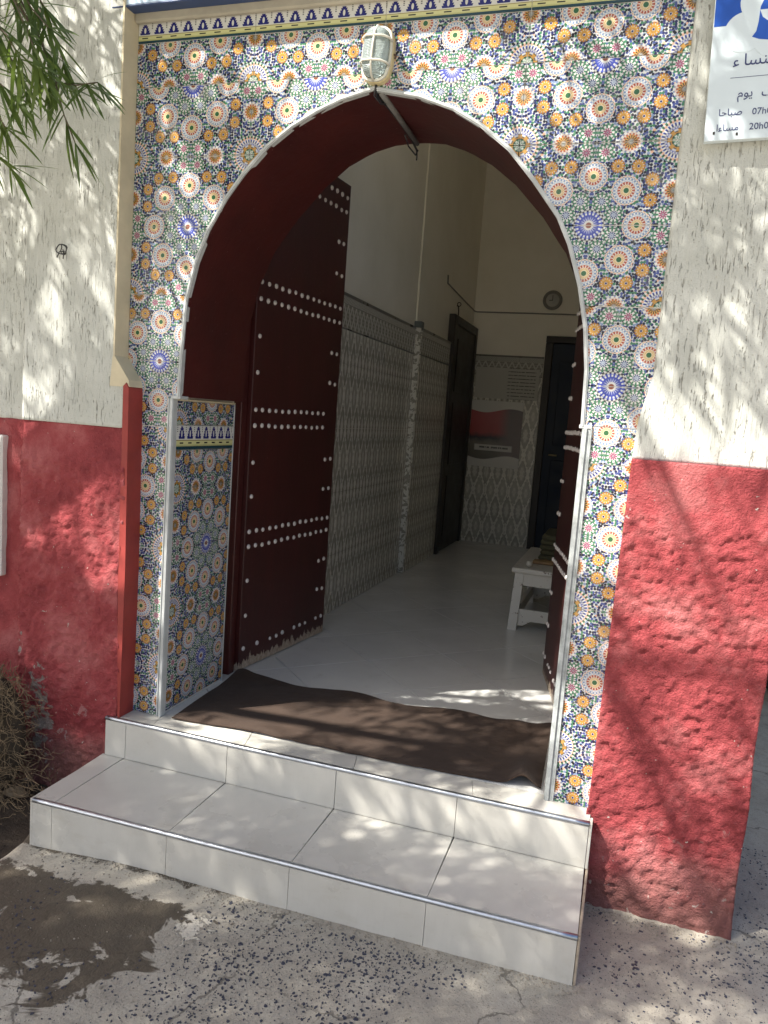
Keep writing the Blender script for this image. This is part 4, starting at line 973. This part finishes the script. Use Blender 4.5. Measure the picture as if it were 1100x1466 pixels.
# ------------------------------------------------------------------ street ground and soil bed
def concrete(nt, b):
    p = WPOS(nt); s = SEP(nt, p); n1 = NOISE(nt, p, 3.0, 7, .65); n2 = NOISE(nt, p, 30, 5, .65)
    c = RAMP(nt, n1, [(.25, (.29, .265, .225)), (.5, (.385, .355, .30)), (.75, (.47, .44, .38))])
    c = MX(nt, MA(nt, 'MULTIPLY', SS(nt, n2, .45, .75), .5), c, (.22, .20, .165))
    sp = VORO(nt, p, 95, 'F1', 1.0); c = MX(nt, MA(nt, 'MULTIPLY', SS(nt, sp, .22, .15), .5), c, (.10, .095, .09))
    c = MX(nt, MA(nt, 'MULTIPLY', SS(nt, VORO(nt, p, 160, 'F1', 1.0), .2, .12), .6), c, (.52, .49, .42))
    crk = MA(nt, 'MULTIPLY', SS(nt, VORO(nt, VM(nt, 'ADD', p, MAPV(nt, NOISE(nt, p, 7, 4, .7, out=1), (.12, .12, .12))), 2.1, 'DISTANCE_TO_EDGE', 1.0), .012, .004), SS(nt, n1, .45, .55))
    c = MX(nt, MA(nt, 'MULTIPLY', crk, .7), c, (.10, .09, .075))
    c = MX(nt, MA(nt, 'MULTIPLY', SS(nt, NOISE(nt, p, 260, 3, .7), .56, .70), .55), c, (.15, .14, .125))
    # spilled water stain with its own outline, left of the middle of the street edge
    dist = NOISE(nt, p, 4.5, 4, .6, 1.2)
    q = MA(nt, 'ADD', MA(nt, 'ADD', s[0], MA(nt, 'MULTIPLY', s[1], -.35)), MA(nt, 'MULTIPLY', dist, .75))
    q2_ = MA(nt, 'ADD', MA(nt, 'MULTIPLY', s[1], 1.0), MA(nt, 'MULTIPLY', s[0], .55))
    wet = MA(nt, 'MULTIPLY', SS(nt, q, .44, .41), SS(nt, MA(nt, 'ADD', q2_, MA(nt, 'MULTIPLY', dist, .5)), -1.10, -1.07))
    wet = MA(nt, 'MULTIPLY', wet, SS(nt, NOISE(nt, p, 9, 4, .6, .5), .64, .60))
    c = MX(nt, MA(nt, 'MULTIPLY', wet, .9), c, MX(nt, n2, (.045, .034, .022), (.095, .075, .052)))
    # lime and mortar splashes along the foot of the step
    fx = MA(nt, 'ADD', MA(nt, 'ABSOLUTE', MA(nt, 'ADD', s[1], .56)), MA(nt, 'MULTIPLY', NOISE(nt, p, 13, 5, .7), -.20))
    lime = MA(nt, 'MULTIPLY', SS(nt, fx, -.035, -.055), SS(nt, MA(nt, 'ADD', s[0], MA(nt, 'MULTIPLY', n1, .4)), .25, -.05))
    c = MX(nt, lime, c, (.46, .42, .35))
    ex = MA(nt, 'ADD', MA(nt, 'POWER', MA(nt, 'DIVIDE', MA(nt, 'ADD', s[0], .17), .075), 2.0), MA(nt, 'POWER', MA(nt, 'DIVIDE', MA(nt, 'ADD', s[1], .68), .10), 2.0))
    sp2 = SS(nt, MA(nt, 'ADD', ex, MA(nt, 'MULTIPLY', NOISE(nt, p, 26, 6, .75, .6), 4.6)), 2.75, 2.5)
    c = MX(nt, sp2, c, (.60, .56, .48))
    nt.links.new(c, b.inputs['Base Color'])
    rg = MX(nt, wet, (.92,) * 3, (.55,) * 3); nt.links.new(rg, b.inputs['Roughness']); b.inputs['Specular IOR Level'].default_value = .3
    h = MA(nt, 'ADD', MA(nt, 'MULTIPLY', n2, .7), MA(nt, 'MULTIPLY', NOISE(nt, p, 130, 4, .65), .35)); h = MA(nt, 'ADD', h, MA(nt, 'MULTIPLY', MA(nt, 'ADD', lime, sp2), .4))
    nt.links.new(BUMP(nt, h, .9, .010), b.inputs['Normal'])
M_CON = mat('street_concrete', concrete)
def gz(x, y):
    z = -.314 + .010 * (fbm(x * 2.2, y * 2.2, 71, 3) - .5) + .004 * (fbm(x * 16, y * 16, 73, 3) - .5)
    z = z - .03 * np.clip((-.55 - x) / .5, 0, 1)
    pit = np.clip((-.985 - x + .10 * (fbm(x * 5 + 3, y * 5, 77, 2) - .5)) / .06, 0, 1) * np.clip((y + .66 - (-.95 - x) * .15) / .07, 0, 1)
    return z - .10 * pit
def axis(lo, hi, d, far):
    a = list(np.arange(lo, hi + 1e-6, d)); s_ = d; q = lo
    L = []
    while q > -far: s_ *= 1.6; q -= s_; L.append(q)
    Rr = []; s_ = d; q = hi
    while q < far: s_ *= 1.6; q += s_; Rr.append(q)
    return np.array(L[::-1] + a + Rr)
gx = axis(-1.7, 2.0, .014, 90); gy = axis(-1.5, .06, .014, 90)
GX, GY = np.meshgrid(gx, gy); GZ = gz(GX, GY)
GZ = np.where((GY > .05) & (GX > -1.4) & (GX < 1.38) & (GY < 5.8), -.6, GZ)
m = MB(); grid_sheet(m, np.stack([GX, GY, GZ], 2), len(gx), len(gy)); g_ = m.build('ground', M_CON, None, smooth=True, recalc=False); tag(g_, kind='structure')
# stone chips set in the worn concrete
M_CHIP = vary('blue_black_chips', (.045, .05, .075), .45, .5, 300)
m = MB(); rr = random.Random(5); cnt = 0
while cnt < 5600:
    x = rr.uniform(-.75, 1.9); y = rr.uniform(-1.35, .6)
    if y > -.52 and x < .965: continue
    if y > -.06 and x < 1.43: continue
    d_ = float(fbm(np.array(x * 2.6), np.array(y * 2.6), 91, 3))
    wgt = max(0, (d_ - .40) * 3.2) * (1.0 if x > -.15 else .4) * (1 if x < .8 else .55)
    if rr.random() > wgt: continue
    cnt += 1
    L_ = .0014 + .0068 * rr.random() ** 2.0 * (1.35 if rr.random() < .1 else 1); W_ = L_ * rr.uniform(.35, .8); a = rr.uniform(0, math.pi); z = float(gz(np.array(x), np.array(y)))
    ca, sa = math.cos(a), math.sin(a); k = rr.randint(5, 7); ring = []
    for q in range(k):
        t = 2 * math.pi * q / k; rx = L_ * math.cos(t) * rr.uniform(.75, 1.1); ry = W_ * math.sin(t) * rr.uniform(.75, 1.1); ring.append((x + rx * ca - ry * sa, y + rx * sa + ry * ca))
    h_ = rr.uniform(.0004, .0016)
    m.add([(p[0], p[1], z - .004) for p in ring] + [(x + (p[0] - x) * .7, y + (p[1] - y) * .7, z + h_ + .001) for p in ring], [list(range(k, 2 * k))] + [[i, (i + 1) % k, k + (i + 1) % k, k + i] for i in range(k)])
o = m.build('stone_chips', M_CHIP)
M_GRIT = vary('pale_grit', (.30, .265, .215), .9, .4, 200)
m = MB()
for k in range(2600):
    if k < 1500: x = rr.uniform(-.93, .97); y = yf(x) - abs(rr.gauss(0, .035)) - .003
    elif k < 2000: x = rr.uniform(.955, 1.42); y = -.06 - abs(rr.gauss(0, .03))
    else: x = rr.uniform(-.8, 1.9); y = rr.uniform(-1.3, -.55)
    z = float(gz(np.array(x), np.array(y))); r0 = .0010 + .0034 * rr.random() ** 2.5
    vs = [(x + r0 * rr.uniform(.6, 1.2) * a, y + r0 * rr.uniform(.6, 1.2) * b, z + r0 * .4 + r0 * .8 * c_) for a, b, c_ in ((1, 0, 0), (-1, 0, 0), (0, 1, 0), (0, -1, 0), (0, 0, 1), (0, 0, -1))]
    m.add(vs, [(0, 2, 4), (2, 1, 4), (1, 3, 4), (3, 0, 4), (2, 0, 5), (1, 2, 5), (3, 1, 5), (0, 3, 5)])
og = m.build('grit', M_GRIT); tag(og, 'pale loose grit swept against the foot of the steps', 'grit', kind='stuff')
tag(o, 'dark blue stone chips showing in the worn street concrete', 'stone chips', kind='stuff')
# soil in the tree pit
def soil_m(nt, b):
    p = WPOS(nt); n1 = NOISE(nt, p, 14, 6, .7)
    nt.links.new(RAMP(nt, n1, [(.3, (.030, .022, .015)), (.7, (.075, .056, .040))]), b.inputs['Base Color']); b.inputs['Roughness'].default_value = .95
    nt.links.new(BUMP(nt, NOISE(nt, p, 60, 5, .7), .8, .012), b.inputs['Normal'])
M_SOIL = mat('soil', soil_m)
X_, Y_ = np.meshgrid(np.linspace(-2.2, -.965, 100), np.linspace(-.70, -.04, 60))
Zs = -.392 + .05 * (fbm(X_ * 5, Y_ * 5, 81, 4) - .5) + .03 * np.clip((Y_ + .3) / .3, 0, 1)
m = MB(); grid_sheet(m, np.stack([X_, Y_, Zs], 2), 100, 60); o = m.build('soil', M_SOIL, None, smooth=True, recalc=False); tag(o, kind='structure')

# neighbouring low plinth down the side lane
nb = MB(); nb.box(1.935, 2.5, 2.45, 6.0, -.4, .9, .02)
o = nb.build('stone_plinth', vary('dark_stone', (.035, .035, .04), .7, .3, 8, .5, 40), None, origin=Vector((2.2, 3.5, -.3))); tag(o, 'dark stone plinth beyond the end of the red wall', 'plinth')

# ------------------------------------------------------------------ dry root clump in the pit, fallen leaves
M_STRAW = vary('dry_fibre', (.20, .145, .085), .9, .35, 25)
rc = thing('dry_root_clump', (-1.36, -.28, -.38), 'tangled clump of dry brown roots and fibres against the red dado', 'roots')
r2 = random.Random(13)
m = MB()
for k in range(46):    # long fibres hanging from a knot
    a = r2.uniform(-2.6, .4); L_ = r2.uniform(.2, .5); x, y, z = -1.43 + r2.uniform(-.1, .08), -.25 + r2.uniform(-.06, .06), .17 + r2.uniform(-.1, .06)
    pts = []; vx = math.cos(a) * .6; vz = r2.uniform(-.3, .25)
    for s in range(9):
        pts.append((x, y, z)); x += vx * L_ / 9; z += vz * L_ / 9; y += r2.uniform(-.012, .006); vz -= .30; vx *= .82
        x = min(x, -1.16)
    m.tube(pts, [r2.uniform(.003, .007) * (1 - .08 * s) for s in range(9)], 5)
m.build('roots', M_STRAW, rc, smooth=True)
m = MB()
for k in range(1500):   # fine fibre mass
    z0_ = r2.uniform(-.38, .14); wdt = .10 + .16 * (1 - (z0_ + .38) / .55)
    x = -1.40 + r2.gauss(0, wdt * .55); x = min(x, -1.13 - .45 * max(0, z0_ + .15)); y = -.24 + r2.gauss(0, .055); a = r2.uniform(0, 6.28); pts = []
    for s in range(5):
        pts.append((x, y, z0_)); x += .022 * math.cos(a); z0_ += .018 * math.sin(a); y += r2.uniform(-.008, .008); a += r2.uniform(-.8, .8); z0_ = max(z0_, -.40)
    m.tube(pts, .0011, 3, caps=False)
o = m.build('fine_fibres', M_STRAW, rc, recalc=False); tag(o, kind='stuff')
m = MB(); Xc = [(-1.44 + (.02 + .17 * math.sin(t) ** .8) * math.cos(a), -.21 + .06 * math.sin(t) * math.sin(a), -.38 + .50 * (1 - math.cos(t)) / 2 + .02 * r2.random()) for t in np.linspace(.05, math.pi - .05, 14) for a in np.linspace(0, 2 * math.pi, 20, endpoint=False)]
m.add(Xc, [[i * 20 + k, i * 20 + (k + 1) % 20, (i + 1) * 20 + (k + 1) % 20, (i + 1) * 20 + k] for i in range(13) for k in range(20)])
m.build('root_core', vary('dark_root_core', (.05, .036, .022), .95, .3, 30, .8, 70, bdist=.01), rc, smooth=True)
M_DLEAF = vary('dead_leaf', (.20, .155, .10), .8, .35, 30)
def dead_leaf(x, y, z, L_, w_, yaw, tilt, lbl, grp):
    m = MB(); n_ = 7
    for k in range(n_):
        t = k / (n_ - 1); wd = w_ * math.sin(math.pi * min(.97, t * .9 + .06)) ; cz = .018 * math.sin(t * 3)
        for s in (-1, 0, 1): m.v.append((t * L_ - L_ / 2, s * wd, cz + abs(s) * wd * .45))
    for k in range(n_ - 1):
        for s in range(2): m.f.append([k * 3 + s, k * 3 + s + 1, k * 3 + s + 4, k * 3 + s + 3]); m.mi.append(0)
    m.tube([(-L_ / 2 - .03, 0, .006), (-L_ / 2, 0, 0), (L_ / 2, 0, .004)], .0012, 4)
    me = m.mesh('fallen_leaf', M_DLEAF, smooth=True, recalc=False)
    o = bpy.data.objects.new('fallen_leaf', me); COL.objects.link(o); o.location = (x, y, z); o.rotation_euler = (tilt, r2.uniform(-.3, .3), yaw); tag(o, lbl, 'leaf', grp)
for (x, y, L_, w_, yaw, ti) in ((-1.30, -.20, .10, .024, .5, .8), (-1.18, -.17, .11, .03, 2.2, .5), (-1.12, -.13, .07, .018, .9, -.4), (-1.35, -.36, .09, .02, 1.4, .3), (-1.22, -.40, .08, .02, 2.8, .2), (-1.08, -.30, .06, .015, .2, .4), (-1.14, -.50, .06, .014, 1.9, .3)):
    dead_leaf(x, y, -.365, L_, w_, yaw, ti, 'dry curled leaf lying on the dark soil beside the step', 'fallen leaves on the soil')
# ------------------------------------------------------------------ tree
def leaf_m(nt, b):
    oi = nt.nodes.new('ShaderNodeObjectInfo'); p = WPOS(nt); n1 = NOISE(nt, p, 5, 3, .6)
    c = RAMP(nt, n1, [(.3, (.040, .070, .018)), (.5, (.075, .12, .028)), (.72, (.15, .20, .045))])
    nt.links.new(c, b.inputs['Base Color']); b.inputs['Roughness'].default_value = .45
    out = nt.nodes['Material Output']; tr = nt.nodes.new('ShaderNodeBsdfTranslucent'); nt.links.new(MX(nt, .5, c, (.22, .34, .05)), tr.inputs[0])
    ms = nt.nodes.new('ShaderNodeMixShader'); ms.inputs[0].default_value = .35
    nt.links.new(b.outputs[0], ms.inputs[1]); nt.links.new(tr.outputs[0], ms.inputs[2]); nt.links.new(ms.outputs[0], out.inputs['Surface'])
M_LEAF = mat('narrow_leaf', leaf_m)
M_BARK = vary('bark', (.13, .10, .07), .9, .3, 20, .8, 60)
TB = Vector((-3.45, -1.15, -.36))
tree = thing('narrow_leaved_tree', TB, 'willowy tree with long narrow leaves drooping over the white roughcast wall', 'tree')
rt = random.Random(21)
def blade(m, p, d, L_, w_, droop, n_=5):
    d = Vector(d).normalized(); p = Vector(p)
    side = d.cross(Vector((rt.uniform(-.5, .5), rt.uniform(-.5, .5), 1)))
    if side.length < 1e-3: side = Vector((1, 0, 0))
    side.normalize(); b = len(m.v)
    for k in range(n_):
        t = k / (n_ - 1); ww = w_ * (.25 + .75 * math.sin(math.pi * min(1, t * .92 + .08)) ** .8) if k < n_ - 1 else w_ * .05
        q = p + d * (L_ * t) + Vector((0, 0, -droop * L_ * t * t))
        m.v.append(tuple(q - side * ww)); m.v.append(tuple(q + side * ww))
    for k in range(n_ - 1): m.f.append([b + 2 * k, b + 2 * k + 1, b + 2 * k + 3, b + 2 * k + 2]); m.mi.append(0)
def cover(x, z):
    """how thick the foliage is along the sun's way to each stretch of the front (and of the street, z below 0)"""
    n = float(fbm(np.array(x * 2.3 + z * 1.1 + 40), np.array(z * 2.3 - x * 1.1 + 40), 5, 3))
    if (x + 1.22) ** 2 / .22 + (z - .50) ** 2 / .36 < 1: return 0.0
    if z < -.45: base = .78
    elif z < -.2: base = .46
    elif x < -.98: base = .64 if z > 1.0 else (.26 if z > .15 else .55)
    elif x < -.74: base = .42 if z > 2.15 else .78
    elif x < -.25 and z < 2.0: base = .16
    elif z > 2.0: base = .44 if x < .0 else .40
    elif x > .9: base = .42 if z > 1.15 else .42
    elif x > .6: base = .42
    else: base = .52
    return 1.0 if n < base else 0.04
clusters = []
tries = 0
while len(clusters) < 520 and tries < 60000:
    tries += 1
    z = rt.uniform(3.0, 4.9); x = rt.uniform(-5.2, 1.2); y = rt.uniform(-4.6, -.45)
    t = y / SUN.y; hx, hz = x - SUN.x * t, z - SUN.z * t    # where the sun shadow meets the front
    if hz < -2.6 or hz > 3.2 or hx < -2.4 or hx > 2.4: continue
    if rt.random() < cover(hx, hz): clusters.append(Vector((x, y, z)))
mL = MB(); mT = MB()
limbs = []
tip = [(-2.3, -1.6, 3.9), (-1.2, -1.2, 4.1), (-3.4, -2.2, 4.3), (-1.9, -.75, 3.5), (-.4, -1.5, 4.4), (-2.6, -2.9, 4.4), (.4, -1.2, 4.6), (-1.2, -2.4, 4.7)]
fork = Vector((-3.25, -1.1, 1.95))
for tp in tip:
    a = fork; c = Vector(tp); mid = (a + c) / 2 + Vector((rt.uniform(-.15, .15), rt.uniform(-.15, .15), .35)); pts = []
    for k in range(9):
        s = k / 8; pts.append(a * (1 - s) ** 2 + mid * 2 * s * (1 - s) + c * s * s)
    limbs.append(pts); mT.tube(pts, [.055 * (1 - s / 9.5) + .006 for s in range(9)], 7)
allp = [p for l in limbs for p in l[3:]]
for c in clusters:
    q = min(allp, key=lambda p: (p - c).length); L_ = (q - c).length
    if L_ > .08: mT.tube([q, (q + c) / 2 + Vector((rt.uniform(-.06, .06), rt.uniform(-.06, .06), .05 * L_)), c], [.007, .005, .003], 4, caps=False)
    for k in range(48):
        d = Vector((rt.gauss(0, 1), rt.gauss(0, 1), rt.gauss(-.25, .7)))
        p = c + Vector((rt.gauss(0, .085), rt.gauss(0, .085), rt.gauss(0, .085)))
        blade(mL, p, d, rt.uniform(.10, .17), rt.uniform(.006, .0095), rt.uniform(.1, .5), 4)
mT.build('limbs', M_BARK, tree, smooth=True)
m = MB(); m.tube([TB + Vector((0, 0, -.1)), TB + Vector((.0, 0, .2)), TB + Vector((.08, .02, 1.0)), TB + Vector((.15, .04, 1.7)), fork + Vector((.0, 0, .1))], [.13, .10, .085, .075, .055], 12); m.build('trunk', M_BARK, tree, smooth=True)
o = mL.build('crown', M_LEAF, tree, recalc=False)
# the sprays that hang into view beside the wall
def pt(px_, py_, Y):
    d = RGT * ((px_ - 550) / 1105) - UPV * ((py_ - 733) / 1105) + FWD; t = (Y - CAMP.y) / d.y; return CAMP + d * t
sprays = [([(-60, -120), (10, -40), (60, 60), (80, 120), (92, 165), (108, 205)], -.50), ([(-60, -60), (-20, 30), (20, 90), (40, 130)], -.56), ([(20, -60), (60, 20), (85, 70), (92, 92)], -.44),
          ([(-60, 20), (-30, 110), (-5, 160), (8, 182)], -.52), ([(-70, 150), (-35, 200), (-8, 222), (14, 238)], -.46), ([(60, 60), (78, 118), (110, 122), (140, 118)], -.50), ([(-40, -80), (20, 0), (46, 60), (58, 100)], -.60), ([(0, -110), (40, -30), (64, 10)], -.52), ([(-80, -40), (-30, 10), (10, 50), (30, 85)], -.66), ([(-30, -120), (14, -50), (44, 10), (70, 40)], -.58), ([(-80, 0), (-40, 60), (-10, 110), (22, 140)], -.62)]
tw = MB(); LEAFM = []
for k in range(6):
    mm = MB(); blade(mm, (0, 0, 0), (1, 0, 0), 1.0, rt.uniform(.030, .044), rt.uniform(.05, .28), 7); LEAFM.append(mm.mesh('leaf', M_LEAF, smooth=True, recalc=False))
nleaf = 0
for pl, Y in sprays:
    pts = [pt(a, b, Y + rt.uniform(-.02, .02)) for a, b in pl]
    n_ = len(pts); tw.tube(pts, [.0045 - .0028 * i / (n_ - 1) for i in range(n_)], 5)
    for i in range(n_ - 1):
        for s in range((11, 11, 9, 7, 5, 4)[i]):
            p = pts[i].lerp(pts[i + 1], rt.random()); base = (pts[i + 1] - pts[i]).normalized()
            d = (base * .7 + Vector((rt.gauss(0, .65), rt.gauss(0, .45), rt.gauss(-.28, .5)))).normalized()
            o = bpy.data.objects.new('leaf', LEAFM[rt.randrange(6)]); link(o, tree)
            L_ = rt.uniform(.10, .175)
            side = d.cross(Vector((rt.uniform(-.6, .6), rt.uniform(-.9, .1), 1))).normalized(); up = side.cross(d).normalized()
            o.matrix_local = Matrix.Translation(p - TB) @ Matrix(((d.x, side.x, up.x, 0), (d.y, side.y, up.y, 0), (d.z, side.z, up.z, 0), (0, 0, 0, 1))) @ Matrix.Scale(L_, 4)
            nleaf += 1
    # the twig end fans out
    for s in range(4):
        d = ((pts[-1] - pts[-2]).normalized() * .8 + Vector((rt.gauss(0, .75), rt.gauss(0, .4), -.3 + rt.gauss(0, .5)))).normalized()
        o = bpy.data.objects.new('leaf', LEAFM[rt.randrange(6)]); link(o, tree); side = d.cross(Vector((rt.uniform(-.6, .6), -.6, 1))).normalized(); up = side.cross(d).normalized()
        o.matrix_local = Matrix.Translation(pts[-1] - TB) @ Matrix(((d.x, side.x, up.x, 0), (d.y, side.y, up.y, 0), (d.z, side.z, up.z, 0), (0, 0, 0, 1))) @ Matrix.Scale(rt.uniform(.09, .15), 4)
a0 = Vector((-1.9, -.75, 3.5))
for pl, Y in sprays:
    p0 = pt(*pl[0], Y); tw.tube([a0, a0.lerp(p0, .5) + Vector((0, 0, .1)), p0], [.012, .008, .0045], 5)
tw.build('twigs', M_BARK, tree, smooth=True)
print('leaf parts', nleaf, 'clusters', len(clusters))
